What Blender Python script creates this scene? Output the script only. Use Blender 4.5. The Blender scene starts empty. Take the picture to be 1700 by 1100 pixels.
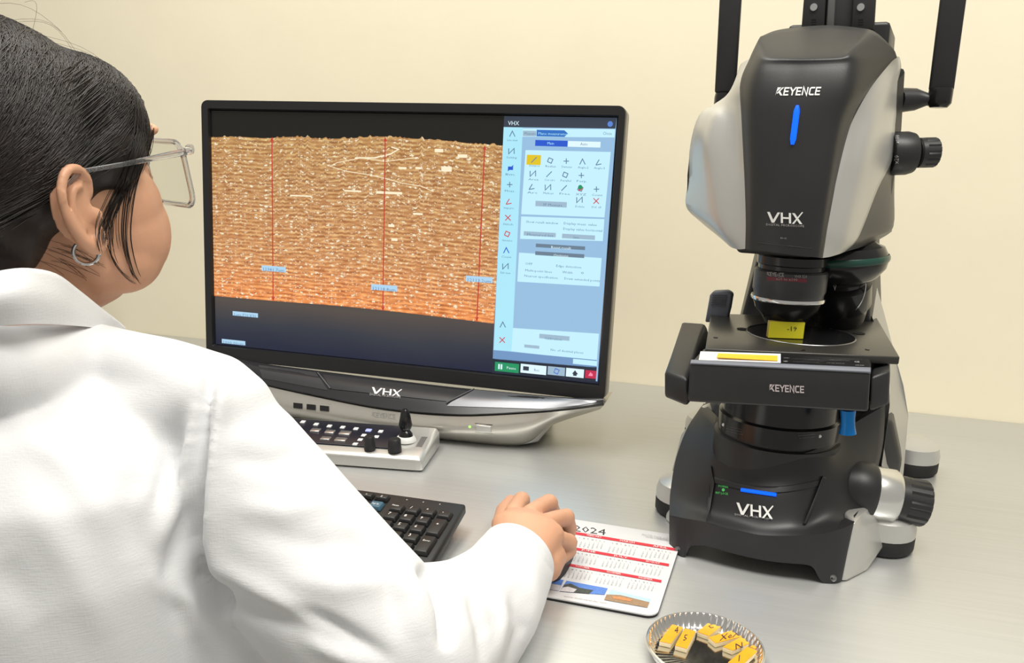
import bpy, bmesh, math, random
import numpy as np
from mathutils import Vector, Matrix
from mathutils.bvhtree import BVHTree
random.seed(7); rng = np.random.default_rng(7)
scene = bpy.context.scene
COL = scene.collection

# ------------------------------------------------------------------ camera
FPX, CX, CY = 1282.66, 897.24, 632.90            # focal length / principal point in a 1700x1100 frame
RC = np.array([[0.96355844, 0.10178853, -0.24737467],   # columns: camera right, down, forward
               [0.26544757, -0.24956395, 0.93126550],
               [0.03305635, -0.96299373, -0.26748896]])
CAM = np.array([0.0, 0.0, 0.373])
cd = bpy.data.cameras.new('camera'); cam = bpy.data.objects.new('camera', cd); COL.objects.link(cam)
cd.sensor_fit = 'HORIZONTAL'; cd.sensor_width = 36.0; cd.lens = 36.0 * FPX / 1700
cd.shift_x = (850 - CX) / 1700; cd.shift_y = (CY - 550) / 1700
cd.clip_start = 0.02
mw = Matrix.Identity(4)
for i in range(3):
    mw[i][0] = RC[i, 0]; mw[i][1] = -RC[i, 1]; mw[i][2] = -RC[i, 2]; mw[i][3] = CAM[i]
cam.matrix_world = mw
scene.camera = cam

# ------------------------------------------------------------------ light
scene.view_settings.view_transform = 'Standard'
scene.view_settings.look = 'None'
scene.view_settings.exposure = 0.0
scene.view_settings.gamma = 1.0
scene.view_settings.use_curve_mapping = False
wd = bpy.data.worlds.new('room_light'); scene.world = wd; wd.use_nodes = True
wd.node_tree.nodes['Background'].inputs[0].default_value = (1.0, 0.96, 0.88, 1)
wd.node_tree.nodes['Background'].inputs[1].default_value = 0.38
def area(name, loc, target, sx, sy, power, col=(1, 0.97, 0.9)):
    d = bpy.data.lights.new(name, 'AREA'); d.shape = 'RECTANGLE'; d.size = sx; d.size_y = sy; d.energy = power; d.color = col
    o = bpy.data.objects.new(name, d); COL.objects.link(o); o.location = loc
    o.rotation_euler = (Vector(target) - Vector(loc)).to_track_quat('-Z', 'Y').to_euler()
    return o
area('ceiling_panel_lamp', (0.45, 0.20, 1.75), (0.45, 0.20, 0), 1.2, 0.6, 34)
area('ceiling_panel_lamp', (-0.75, 0.55, 1.75), (-0.75, 0.55, 0), 0.6, 1.2, 22)

# ------------------------------------------------------------------ helpers
def V(p): return np.array(p, float)
def ray(px, py): return RC @ np.array([(px - CX) / FPX, (py - CY) / FPX, 1.0])
def PY(px, py, Y): r = ray(px, py); return CAM + r * (Y / r[1])
def PZ(px, py, z=0.0): r = ray(px, py); return CAM + r * ((z - CAM[2]) / r[2])
def pplane(px, py, o, n):
    r = ray(px, py); return CAM + r * (np.dot(V(o) - CAM, n) / np.dot(r, n))
def proj(P):
    P = np.atleast_2d(P); c = (P - CAM) @ RC
    return np.stack([CX + FPX * c[:, 0] / c[:, 2], CY + FPX * c[:, 1] / c[:, 2]], 1)

def nd(nt, t, **kw):
    n = nt.nodes.new(t)
    for k, v in kw.items():
        if k in n.inputs: n.inputs[k].default_value = v
        else: setattr(n, k, v)
    return n
MATS = {}
def mat(name, col, rough=0.5, metal=0.0, var=0.06, scale=40.0, bump=0.0, bscale=200.0, emit=None, estr=1.0, **extra):
    """procedural principled material: colour with slight noise variation and optional fine bump"""
    if name in MATS: return MATS[name]
    m = bpy.data.materials.new(name); m.use_nodes = True; nt = m.node_tree
    b = nt.nodes['Principled BSDF']; c = tuple(col) + (1,)
    b.inputs['Base Color'].default_value = c; b.inputs['Roughness'].default_value = rough; b.inputs['Metallic'].default_value = metal
    for k, v in extra.items(): b.inputs[k.replace('_', ' ')].default_value = v
    if var > 0 or bump > 0:
        tc = nd(nt, 'ShaderNodeTexCoord')
    if var > 0:
        n = nd(nt, 'ShaderNodeTexNoise', Scale=scale, Detail=4.0); nt.links.new(tc.outputs['Object'], n.inputs['Vector'])
        r = nd(nt, 'ShaderNodeMix', data_type='RGBA')
        r.inputs[6].default_value = tuple(max(0, x * (1 - var)) for x in col) + (1,)
        r.inputs[7].default_value = tuple(min(1, x * (1 + var)) for x in col) + (1,)
        nt.links.new(n.outputs['Fac'], r.inputs[0]); nt.links.new(r.outputs[2], b.inputs['Base Color'])
    if bump > 0:
        n2 = nd(nt, 'ShaderNodeTexNoise', Scale=bscale, Detail=3.0); nt.links.new(tc.outputs['Object'], n2.inputs['Vector'])
        bp = nd(nt, 'ShaderNodeBump', Strength=bump, Distance=0.002); nt.links.new(n2.outputs['Fac'], bp.inputs['Height'])
        nt.links.new(bp.outputs['Normal'], b.inputs['Normal'])
    if emit is not None:
        b.inputs['Emission Color'].default_value = tuple(emit) + (1,); b.inputs['Emission Strength'].default_value = estr
    MATS[name] = m; return m
def srgb(r, g, b):
    f = lambda x: (x / 255 / 12.92) if x / 255 <= 0.04045 else ((x / 255 + 0.055) / 1.055) ** 2.4
    return (f(r), f(g), f(b))
def glow(name, r, g, b, s=1.0):
    c = srgb(r, g, b); return mat(name, (0.01, 0.01, 0.01), 0.3, var=0, emit=c, estr=s)

def empty(name, loc, label=None, cat=None, group=None):
    o = bpy.data.objects.new(name, None); o.empty_display_size = 0.02; o.location = loc; COL.objects.link(o)
    if label: tag(o, label, cat, group)
    return o
def tag(o, label=None, cat=None, group=None, kind=None):
    if label: o['label'] = label
    if cat: o['category'] = cat
    if group: o['group'] = group
    if kind: o['kind'] = kind
    return o
def wmat(o):
    m = Matrix.Translation(o.location) if o.type == 'EMPTY' else Matrix.Identity(4)
    return m
def link(name, me, m, parent=None, label=None):
    o = bpy.data.objects.new(name, me); COL.objects.link(o)
    if m is not None and len(me.materials) == 0: me.materials.append(m)
    if parent is not None:
        o.parent = parent; o.matrix_parent_inverse = wmat(parent).inverted()
    if label: o['label'] = label
    return o
def mk(name, vs, fs, m, parent=None, smooth=False, bevel=0, seg=2, label=None, subsurf=0, solid=0, angle=40, fixn=True):
    me = bpy.data.meshes.new(name)
    me.from_pydata([tuple(map(float, v)) for v in vs], [], [tuple(int(i) for i in f) for f in fs]); me.update()
    if fixn:
        bm = bmesh.new(); bm.from_mesh(me); bmesh.ops.recalc_face_normals(bm, faces=bm.faces); bm.to_mesh(me); bm.free()
    o = link(name, me, m, parent, label)
    if smooth or bevel:
        for p in me.polygons: p.use_smooth = True
    if solid:
        md = o.modifiers.new('solid', 'SOLIDIFY'); md.thickness = solid; md.offset = -1
    if bevel:
        md = o.modifiers.new('bevel', 'BEVEL'); md.width = bevel; md.segments = seg; md.limit_method = 'ANGLE'; md.angle_limit = math.radians(35); md.harden_normals = False
    if subsurf:
        md = o.modifiers.new('sub', 'SUBSURF'); md.levels = subsurf; md.render_levels = subsurf
    if smooth and angle < 180:
        try: me.set_sharp_from_angle(angle=math.radians(angle))
        except Exception: pass
    return o
BOXF = [(0, 3, 2, 1), (4, 5, 6, 7), (0, 1, 5, 4), (1, 2, 6, 5), (2, 3, 7, 6), (3, 0, 4, 7)]
def boxv(a, b):
    (x0, y0, z0), (x1, y1, z1) = a, b
    return [(x0, y0, z0), (x1, y0, z0), (x1, y1, z0), (x0, y1, z0), (x0, y0, z1), (x1, y0, z1), (x1, y1, z1), (x0, y1, z1)]
def box(name, a, b, m, parent=None, fr=None, **kw):
    vs = [V(p) for p in boxv(a, b)]
    if fr: vs = [fr(p) for p in vs]
    return mk(name, vs, BOXF, m, parent, **kw)
def hexa(name, pts, m, parent=None, **kw): return mk(name, pts, BOXF, m, parent, **kw)
def prism(name, poly, n, m, parent=None, **kw):
    """closed polygon of 3D points extruded by vector n"""
    k = len(poly); a = [V(p) for p in poly]; b = [p + V(n) for p in a]
    fs = [tuple(range(k))[::-1], tuple(range(k, 2 * k))] + [(i, (i + 1) % k, k + (i + 1) % k, k + i) for i in range(k)]
    return mk(name, a + b, fs, m, parent, **kw)
def frame_from(axis, up=(0, 0, 1)):
    a = V(axis); a = a / np.linalg.norm(a); u = V(up)
    if abs(a @ u) > 0.97: u = V((0, 1, 0))
    x = np.cross(u, a); x /= np.linalg.norm(x); y = np.cross(a, x)
    return x, y, a
def lathe_vs(c, axis, prof, n=32, cap=True):
    """prof: list of (radius, height along axis)"""
    x, y, a = frame_from(axis); vs = []; fs = []
    for r, h in prof:
        for k in range(n):
            t = 2 * math.pi * k / n; vs.append(V(c) + a * h + r * (x * math.cos(t) + y * math.sin(t)))
    for i in range(len(prof) - 1):
        for k in range(n):
            k2 = (k + 1) % n; fs.append((i * n + k, i * n + k2, (i + 1) * n + k2, (i + 1) * n + k))
    if cap: fs.append(tuple(range(n))[::-1]); m = (len(prof) - 1) * n; fs.append(tuple(range(m, m + n)))
    return vs, fs
def lathe(name, c, axis, prof, m, parent=None, n=32, cap=True, **kw):
    vs, fs = lathe_vs(c, axis, prof, n, cap); kw.setdefault('smooth', True); return mk(name, vs, fs, m, parent, **kw)
def tube_vs(path, rad, n=8, cap=True):
    P = [V(p) for p in path]; vs = []; fs = []; L = len(P)
    rad = [rad] * L if np.isscalar(rad) else rad
    prev = None
    for i, p in enumerate(P):
        d = P[min(i + 1, L - 1)] - P[max(i - 1, 0)]; d /= np.linalg.norm(d) + 1e-12
        if prev is None: x, y, _ = frame_from(d)
        else:
            x = prev - d * (prev @ d); x /= np.linalg.norm(x); y = np.cross(d, x)
        prev = x
        r = rad[i]; rx, ry = (r if not np.isscalar(r) else (r, r))
        for k in range(n):
            t = 2 * math.pi * k / n; vs.append(p + rx * x * math.cos(t) + ry * y * math.sin(t))
    for i in range(L - 1):
        for k in range(n):
            k2 = (k + 1) % n; fs.append((i * n + k, i * n + k2, (i + 1) * n + k2, (i + 1) * n + k))
    if cap: fs += [tuple(range(n))[::-1], tuple(range((L - 1) * n, L * n))]
    return vs, fs
def tube(name, path, rad, m, parent=None, n=8, **kw):
    vs, fs = tube_vs(path, rad, n); kw.setdefault('smooth', True); return mk(name, vs, fs, m, parent, **kw)
def crom(P, n):
    """Catmull-Rom resample of control points P (k,d) -> dense, passing through all"""
    P = np.asarray(P, float); k = len(P)
    if k == 2:
        t = np.linspace(0, 1, n + 1)[:, None]; return P[0] * (1 - t) + P[1] * t
    Q = np.concatenate([[2 * P[0] - P[1]], P, [2 * P[-1] - P[-2]]]); out = []
    for i in range(k - 1):
        p0, p1, p2, p3 = Q[i], Q[i + 1], Q[i + 2], Q[i + 3]
        for j in range(n):
            t = j / n; out.append(0.5 * ((2 * p1) + (p2 - p0) * t + (2 * p0 - 5 * p1 + 4 * p2 - p3) * t * t + (3 * p1 - p0 - 3 * p2 + p3) * t ** 3))
    out.append(P[-1]); return np.array(out)
def dense(G, nr, nc):
    G = np.asarray(G, float); A = np.array([crom(G[i], nc) for i in range(G.shape[0])])
    return np.array([crom(A[:, j], nr) for j in range(A.shape[1])]).transpose(1, 0, 2)
def grid_vf(D):
    r, c, _ = D.shape; vs = D.reshape(-1, 3)
    fs = [(i * c + j, i * c + j + 1, (i + 1) * c + j + 1, (i + 1) * c + j) for i in range(r - 1) for j in range(c - 1)]
    return vs, fs
def thick_vf(D, off):
    """solid slab: front grid D plus a back grid displaced by off (vector or array)"""
    r, c, _ = D.shape; vs, fs = grid_vf(D); n = len(vs); B = (D + off).reshape(-1, 3)
    fs2 = [tuple(n + i for i in f[::-1]) for f in fs]; rim = []
    loop = [j for j in range(c)] + [i * c + c - 1 for i in range(1, r)] + [(r - 1) * c + j for j in range(c - 2, -1, -1)] + [i * c for i in range(r - 2, 0, -1)]
    for a, b in zip(loop, loop[1:] + loop[:1]): rim.append((b, a, n + a, n + b))
    return np.concatenate([vs, B]), fs + fs2 + rim
def patch(name, G, m, parent=None, nr=4, nc=4, off=(0, 0.004, 0), label=None, angle=50, dns=True):
    D = dense(G, nr, nc) if dns else np.asarray(G, float)
    vs, fs = thick_vf(D, V(off)); o = mk(name, vs, fs, m, parent, smooth=True, label=label, angle=angle)
    v2, f2 = grid_vf(D); bv = BVHTree.FromPolygons([Vector(v) for v in v2], f2)
    return o, bv
def join_vf(lst):
    vs = []; fs = []
    for v, f in lst:
        n = len(vs); vs += [V(p) for p in v]; fs += [tuple(i + n for i in q) for q in f]
    return vs, fs

# ---- lettering -------------------------------------------------------------
_tc = {}
def text2d(s, res=1):
    """flat mesh of a text in the built-in font: (verts Nx2 with cap height ~1, faces)"""
    if (s, res) in _tc: return _tc[(s, res)]
    c = bpy.data.curves.new('t', 'FONT'); c.body = s; c.size = 1.0; c.resolution_u = res; c.fill_mode = 'FRONT'
    o = bpy.data.objects.new('t', c); COL.objects.link(o)
    dg = bpy.context.evaluated_depsgraph_get(); me = bpy.data.meshes.new_from_object(o.evaluated_get(dg))
    v = np.array([list(x.co)[:2] for x in me.vertices]).reshape(-1, 2) / 0.7; f = [tuple(p.vertices) for p in me.polygons]
    bpy.data.objects.remove(o); bpy.data.curves.remove(c); bpy.data.meshes.remove(me)
    if len(v): v[:, 0] -= v[:, 0].min()
    _tc[(s, res)] = (v, f); return v, f
def stroke2d(lines, w):
    """polylines thickened to width w (mitred), 2D"""
    vs = []; fs = []
    for L in lines:
        P = np.array(L, float); n = len(P)
        for i in range(n):
            a = P[i] - P[i - 1] if i > 0 else P[1] - P[0]; b = P[i + 1] - P[i] if i < n - 1 else P[-1] - P[-2]
            a = a / np.linalg.norm(a); b = b / np.linalg.norm(b); na = np.array([-a[1], a[0]]); nb = np.array([-b[1], b[0]])
            m = na + nb; m /= np.linalg.norm(m); k = min(1 / max(m @ na, 0.35), 2.2)
            vs += [P[i] + m * w / 2 * k, P[i] - m * w / 2 * k]
        o = len(vs) - 2 * n
        fs += [(o + 2 * i, o + 2 * i + 1, o + 2 * i + 3, o + 2 * i + 2) for i in range(n - 1)]
    return np.array(vs), fs
GLY = {'K': ([[(0, 0), (.28, .62)], [(.26, 0), (.26, 1)], [(.8, 1), (.32, .52), (.82, 0)]], .95),
       'E': ([[(.72, .92), (.1, .92), (.1, .08), (.72, .08)], [(.1, .5), (.66, .5)]], .84),
       'Y': ([[(0, 1), (.4, .48), (.8, 1)], [(.4, .5), (.4, 0)]], .88),
       'N': ([[(.1, 0), (.1, 1), (.72, 0), (.72, 1)]], .96),
       'C': ([[(.74, .92), (.22, .92), (.1, .8), (.1, .2), (.22, .08), (.74, .08)]], .86)}
def keyence2d():
    vs = []; fs = []; x = 0
    # split K: two slanted blades and a leg
    polys = [[(0, 0), (.1, 1), (.62, 1), (.12, .5)], [(.14, .32), (.75, 1), (1.0, 1), (.55, .52), (1.0, 0), (.72, 0), (.36, .36), (.22, .18)]]
    for p in polys:
        o = len(vs); vs += [V(q) for q in p]; fs.append(tuple(range(o, o + len(p))))
    x = 1.06
    for ch in 'EYENCE':
        L, a = GLY[ch]; v, f = stroke2d(L, .19); o = len(vs); vs += [q + np.array([x, 0]) for q in v]; fs += [tuple(i + o for i in g) for g in f]; x += a
    return np.array(vs) / np.array([x, 1]), fs
def vhx2d():
    lines = [[(0, 1), (.16, .0), (.40, 1)], ]
    vs = []; fs = []
    def add(p):
        o = len(vs); vs.extend([V(q) for q in p]); fs.append(tuple(range(o, o + len(p))))
    add([(0, 1), (.075, 1), (.15, .28), (.13, 0), (.10, 0)]); add([(.10, 0), (.17, 0), (.36, 1), (.29, 1), (.14, .22)])
    add([(.375, 1), (.435, 1), (.415, 0), (.355, 0)]); add([(.60, 1), (.66, 1), (.64, 0), (.58, 0)]); add([(.40, .58), (.63, .58), (.625, .42), (.40, .42)])
    add([(.69, 1), (.765, 1), (.95, 0), (.875, 0)]); add([(.66, -.02), (.72, -.02), (1.0, 1.12), (.97, 1.16), (.80, .52)])
    return np.array(vs), fs
def decal_px(name, v2, f2, p0, ux, uy, hit, m, parent, off=0.0006, slant=0.0, label=None):
    """flat print: 2D shape mapped to photo pixels (origin p0, x axis ux, y axis uy per unit) and laid on the surface found by hit(px,py)"""
    out = []
    for a, b in v2:
        px, py = V(p0) + a * V(ux) + (b) * V(uy) + slant * b * V(ux)
        P = hit(px, py); r = ray(px, py); r /= np.linalg.norm(r); out.append(P - r * off)
    return mk(name, out, f2, m, parent, label=label, fixn=False)
def bvh_hit(bv, default=None):
    def h(px, py):
        r = ray(px, py); loc, n, i, d = bv.ray_cast(Vector(CAM), Vector(r).normalized())
        if loc is None:
            loc, n, i, d = bv.find_nearest(Vector(CAM + r * (default or 0.75)))
        return V(loc)
    return h
def rect2d(): return np.array([(0, 0), (1, 0), (1, 1), (0, 1)], float), [(0, 1, 2, 3)]

# ------------------------------------------------------------------ materials
M_wall = mat('cream_wall_paint', (0.86, 0.79, 0.61), 0.75, var=0.035, scale=9, bump=0.12, bscale=60)
M_black = mat('black_plastic', (0.018, 0.018, 0.019), 0.42, var=0.15, bump=0.03, bscale=900)
M_blackg = mat('glossy_black_plastic', (0.012, 0.012, 0.013), 0.18, var=0.1)
M_dark = mat('dark_grey_plastic', (0.05, 0.051, 0.054), 0.36, var=0.1, bump=0.03, bscale=900)
M_grey = mat('grey_plastic', (0.13, 0.14, 0.17), 0.45, var=0.06)
M_silver = mat('silver_paint', (0.60, 0.595, 0.57), 0.34, 0.55, var=0.03, bump=0.02, bscale=1500)
M_alu = mat('bright_aluminium', (0.78, 0.78, 0.76), 0.26, 0.9, var=0.03)
M_white = mat('white_print', (0.85, 0.85, 0.83), 0.5, var=0)
M_greyp = mat('grey_print', (0.42, 0.40, 0.40), 0.5, var=0)
M_chrome = mat('polished_steel', (0.8, 0.8, 0.8), 0.12, 1.0, var=0.02)
M_rubber = mat('black_rubber', (0.012, 0.012, 0.012), 0.7, var=0.2)
M_ink = mat('black_ink', (0.03, 0.03, 0.035), 0.6, var=0)
# ================================================================== the room
def steel():
    m = bpy.data.materials.new('brushed_stainless_steel'); m.use_nodes = True; nt = m.node_tree; b = nt.nodes['Principled BSDF']
    b.inputs['Metallic'].default_value = 0.6
    tc = nd(nt, 'ShaderNodeTexCoord'); mp = nd(nt, 'ShaderNodeMapping'); mp.inputs['Scale'].default_value = (5, 260, 1)
    nt.links.new(tc.outputs['Object'], mp.inputs[0])
    n = nd(nt, 'ShaderNodeTexNoise', Scale=1.0, Detail=6.0); nt.links.new(mp.outputs[0], n.inputs['Vector'])
    n3 = nd(nt, 'ShaderNodeTexNoise', Scale=7.0, Detail=5.0); nt.links.new(tc.outputs['Object'], n3.inputs['Vector'])
    cr = nd(nt, 'ShaderNodeMix', data_type='RGBA'); cr.inputs[6].default_value = (0.55, 0.56, 0.555, 1); cr.inputs[7].default_value = (0.66, 0.665, 0.655, 1)
    nt.links.new(n.outputs['Fac'], cr.inputs[0]); nt.links.new(cr.outputs[2], b.inputs['Base Color'])
    rr = nd(nt, 'ShaderNodeMapRange'); rr.inputs[3].default_value = 0.34; rr.inputs[4].default_value = 0.42
    nt.links.new(n3.outputs['Fac'], rr.inputs[0]); nt.links.new(rr.outputs[0], b.inputs['Roughness'])
    bp = nd(nt, 'ShaderNodeBump', Strength=0.05, Distance=0.0004); nt.links.new(n.outputs['Fac'], bp.inputs['Height']); nt.links.new(bp.outputs[0], b.inputs['Normal'])
    return m
M_steel = steel()
YW = 1.352
tag(box('wall_back', (-2.2, YW, -0.75), (2.6, YW + 0.1, 1.9), M_wall), kind='structure')
tag(box('floor', (-2.2, -1.6, -0.80), (2.6, YW, -0.75), mat('grey_vinyl_floor', (0.36, 0.35, 0.32), 0.5, var=0.08, scale=20)), kind='structure')
T = empty('steel_worktable', (0.1, 0.92, -0.75), 'brushed stainless steel worktable in front of the cream wall', 'table')
box('tabletop', (-1.3, 0.49, -0.035), (1.5, YW, 0.0), M_steel, T, bevel=0.003)
for lx_, ly_ in ((-1.22, .56), (1.42, .56), (-1.22, 1.28), (1.42, 1.28)):
    lathe('leg', (lx_, ly_, -0.75), (0, 0, 1), [(.02, 0), (.02, .715)], M_steel, T, 16)
box('shelf', (-1.2, .58, -0.52), (1.4, 1.27, -0.50), M_steel, T, bevel=0.002)

# ================================================================== monitor
SO = V((-0.779, 0.986, 0.095)); TAU = math.radians(5.27); SUP = V((0, math.sin(TAU), math.cos(TAU))); SN = V((0, -math.cos(TAU), math.sin(TAU)))
SW_, SH_ = 0.597, 0.342
def st(px, py): P = pplane(px, py, SO, SN) - SO; return np.array([P[0], P @ SUP])
def SP(s, t, d=0.0): return SO + V((s, 0, 0)) + SUP * t + SN * d
MON = empty('microscope_monitor', (-0.46, 0.98, 0.0), 'large black monitor with silver console base showing a brown striped micrograph', 'monitor')
def rrect(x0, y0, x1, y1, r, n=6):
    out = []
    for cx, cy, a0 in ((x1 - r, y1 - r, 0), (x0 + r, y1 - r, 90), (x0 + r, y0 + r, 180), (x1 - r, y0 + r, 270)):
        for k in range(n + 1):
            a = math.radians(a0 + 90 * k / n); out.append((cx + r * math.cos(a), cy + r * math.sin(a)))
    return out
o_tl = st(337, 167); o_tr = st(1041, 176); o_br = st(1003.5, 668)
bx0, bx1, by1, by0 = o_tl[0], o_tr[0], o_tl[1] + .0005, -0.022
outer = rrect(bx0, by0, bx1, by1, 0.010); inner = rrect(-0.001, -0.001, SW_ + 0.001, SH_ + 0.001, 0.0015)
n_ = len(outer)
rings = [(outer, -0.006), (outer, 0.003), ([(x * .9985 + .0004, y * .997 + .0005) for x, y in outer], 0.0048), ([((x - SW_ / 2) * 1.006 + SW_ / 2, (y - SH_ / 2) * 1.01 + SH_ / 2) for x, y in inner], 0.0048), (inner, 0.0005), (inner, -0.006)]
vs = [SP(x, y, d) for rg, d in rings for x, y in rg]; fs = []
for k in range(len(rings)):
    k2 = (k + 1) % len(rings)
    for i in range(n_): j = (i + 1) % n_; fs.append((k * n_ + i, k * n_ + j, k2 * n_ + j, k2 * n_ + i))
mk('bezel', vs, fs, mat('black_bezel', (0.013, 0.013, 0.014), 0.3, var=0.1), MON, smooth=True, angle=30)
hs = [(outer, -0.006, 1.0), (outer, -0.022, 1.0), (outer, -0.034, .97), (outer, -0.06, .72)]
vs = []; fs = []
for rg, d, k in hs: vs += [SP(SW_ / 2 + (x - SW_ / 2) * k, SH_ / 2 + (y - SH_ / 2) * k, d) for x, y in rg]
for k in range(len(hs) - 1):
    for i in range(n_): j = (i + 1) % n_; fs.append((k * n_ + i, k * n_ + j, (k + 1) * n_ + j, (k + 1) * n_ + i))
fs += [tuple(range(n_)), tuple(range((len(hs) - 1) * n_, len(hs) * n_))]
mk('rear_housing', vs, fs, mat('taupe_metal_housing', (0.30, 0.285, 0.25), 0.35, 0.4, var=0.04), MON, smooth=True, angle=30)

def screen_dark():
    m = bpy.data.materials.new('lit_screen_dark'); m.use_nodes = True; nt = m.node_tree; b = nt.nodes['Principled BSDF']
    b.inputs['Base Color'].default_value = (0.006, 0.006, 0.006, 1); b.inputs['Roughness'].default_value = 0.38
    b.inputs['Specular IOR Level'].default_value = 0.3
    uv = nd(nt, 'ShaderNodeUVMap'); sx = nd(nt, 'ShaderNodeSeparateXYZ'); nt.links.new(uv.outputs[0], sx.inputs[0])
    n = nd(nt, 'ShaderNodeTexNoise', Scale=3.0, Detail=2.0); nt.links.new(uv.outputs[0], n.inputs['Vector'])
    ad = nd(nt, 'ShaderNodeMath', operation='MULTIPLY_ADD'); ad.inputs[1].default_value = 0.10; nt.links.new(n.outputs['Fac'], ad.inputs[0]); nt.links.new(sx.outputs[1], ad.inputs[2])
    r = nd(nt, 'ShaderNodeValToRGB'); e = r.color_ramp.elements
    e[0].position = 0.06; e[0].color = srgb(38, 44, 68) + (1,); e[1].position = 0.60; e[1].color = srgb(24, 24, 20) + (1,)
    x = e.new(0.15); x.color = srgb(62, 66, 78) + (1,); x = e.new(0.25); x.color = srgb(98, 88, 82) + (1,)
    nt.links.new(ad.outputs[0], r.inputs[0]); nt.links.new(r.outputs[0], b.inputs['Emission Color']); b.inputs['Emission Strength'].default_value = 0.75
    return m
def micrograph():
    m = bpy.data.materials.new('lit_screen_micrograph'); m.use_nodes = True; nt = m.node_tree; b = nt.nodes['Principled BSDF']
    b.inputs['Base Color'].default_value = (0.01, 0.01, 0.01, 1); b.inputs['Roughness'].default_value = 0.4
    uv = nd(nt, 'ShaderNodeUVMap')
    # wavy fine layers
    mp = nd(nt, 'ShaderNodeMapping'); mp.inputs['Scale'].default_value = (1.0, 1.0, 1); nt.links.new(uv.outputs[0], mp.inputs[0])
    w = nd(nt, 'ShaderNodeTexWave', wave_type='BANDS', bands_direction='Y', Scale=13.5, Distortion=2.2, Detail=2.0); w.inputs['Detail Scale'].default_value = 0.35
    nt.links.new(mp.outputs[0], w.inputs['Vector'])
    mp2 = nd(nt, 'ShaderNodeMapping'); mp2.inputs['Scale'].default_value = (9, 40, 1); nt.links.new(uv.outputs[0], mp2.inputs[0])
    n1 = nd(nt, 'ShaderNodeTexNoise', Scale=1.6, Detail=6.0); nt.links.new(mp2.outputs[0], n1.inputs['Vector'])
    mx = nd(nt, 'ShaderNodeMath', operation='MULTIPLY_ADD'); mx.inputs[1].default_value = 0.20; nt.links.new(w.outputs['Fac'], mx.inputs[0])
    m8 = nd(nt, 'ShaderNodeMath', operation='MULTIPLY'); m8.inputs[1].default_value = 0.95; nt.links.new(n1.outputs['Fac'], m8.inputs[0]); nt.links.new(m8.outputs[0], mx.inputs[2])
    r = nd(nt, 'ShaderNodeValToRGB'); e = r.color_ramp.elements
    e[0].position = 0.14; e[0].color = srgb(124, 76, 40) + (1,); e[1].position = 0.84; e[1].color = srgb(242, 205, 150) + (1,)
    x = e.new(0.42); x.color = srgb(176, 118, 70) + (1,); x = e.new(0.62); x.color = srgb(210, 156, 106) + (1,)
    nt.links.new(mx.outputs[0], r.inputs[0])
    # warm / olive tint by height
    sx = nd(nt, 'ShaderNodeSeparateXYZ'); nt.links.new(uv.outputs[0], sx.inputs[0])
    r2 = nd(nt, 'ShaderNodeValToRGB'); e = r2.color_ramp.elements
    e[0].position = 0.0; e[0].color = (1.5, 0.98, 0.62, 1); e[1].position = 1.0; e[1].color = (0.92, 0.94, 0.72, 1)
    x = e.new(0.28); x.color = (1.12, 0.98, 0.82, 1); x = e.new(0.7); x.color = (0.95, 0.92, 0.78, 1)
    nt.links.new(sx.outputs[1], r2.inputs[0])
    mu = nd(nt, 'ShaderNodeMix', data_type='RGBA', blend_type='MULTIPLY'); mu.inputs[0].default_value = 1; nt.links.new(r.outputs[0], mu.inputs[6]); nt.links.new(r2.outputs[0], mu.inputs[7])
    # bright specks, small and large, elongated along the layers
    last = mu.outputs[2]
    for sc, th, sxx in ((46, 0.25, 0.65), (95, 0.24, 0.8)):
        mp3 = nd(nt, 'ShaderNodeMapping'); mp3.inputs['Scale'].default_value = (sxx, 1.25, 1); mp3.inputs['Location'].default_value = (sc * .13, sc * .07, 0); nt.links.new(uv.outputs[0], mp3.inputs[0])
        nz = nd(nt, 'ShaderNodeTexNoise', Scale=sc * 2.2, Detail=2.0); nt.links.new(uv.outputs[0], nz.inputs['Vector'])
        mm = nd(nt, 'ShaderNodeMix', data_type='RGBA', blend_type='LINEAR_LIGHT'); mm.inputs[0].default_value = 0.012; nt.links.new(mp3.outputs[0], mm.inputs[6]); nt.links.new(nz.outputs['Color'], mm.inputs[7])
        v = nd(nt, 'ShaderNodeTexVoronoi', Scale=sc, voronoi_dimensions='2D'); nt.links.new(mm.outputs[2], v.inputs['Vector'])
        sc2 = nd(nt, 'ShaderNodeSeparateColor'); nt.links.new(v.outputs['Color'], sc2.inputs[0])
        # keep only some cells and vary their size
        th2 = nd(nt, 'ShaderNodeMath', operation='MULTIPLY_ADD'); th2.inputs[1].default_value = 0.76; th2.inputs[2].default_value = -0.42; nt.links.new(sc2.outputs[0], th2.inputs[0])
        lt = nd(nt, 'ShaderNodeMath', operation='SUBTRACT'); nt.links.new(th2.outputs[0], lt.inputs[0]); nt.links.new(v.outputs['Distance'], lt.inputs[1])
        ss = nd(nt, 'ShaderNodeMapRange'); ss.inputs[1].default_value = -0.03; ss.inputs[2].default_value = 0.06; nt.links.new(lt.outputs[0], ss.inputs[0])
        mz = nd(nt, 'ShaderNodeMix', data_type='RGBA'); mz.inputs[7].default_value = srgb(252, 240, 208) + (1,); nt.links.new(ss.outputs[0], mz.inputs[0]); nt.links.new(last, mz.inputs[6]); last = mz.outputs[2]
    nt.links.new(last, b.inputs['Emission Color']); b.inputs['Emission Strength'].default_value = 0.92
    return m
def uvmesh(o, uvs):
    me = o.data; l = me.uv_layers.new(name='UVMap')
    for lp in me.loops: l.data[lp.index].uv = uvs[lp.vertex_index]
panel = mk('screen', [SP(x, y, d) for d in (-0.004, 0.0) for x, y in ((0, 0), (SW_, 0), (SW_, SH_), (0, SH_))], BOXF, screen_dark(), MON)
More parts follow.
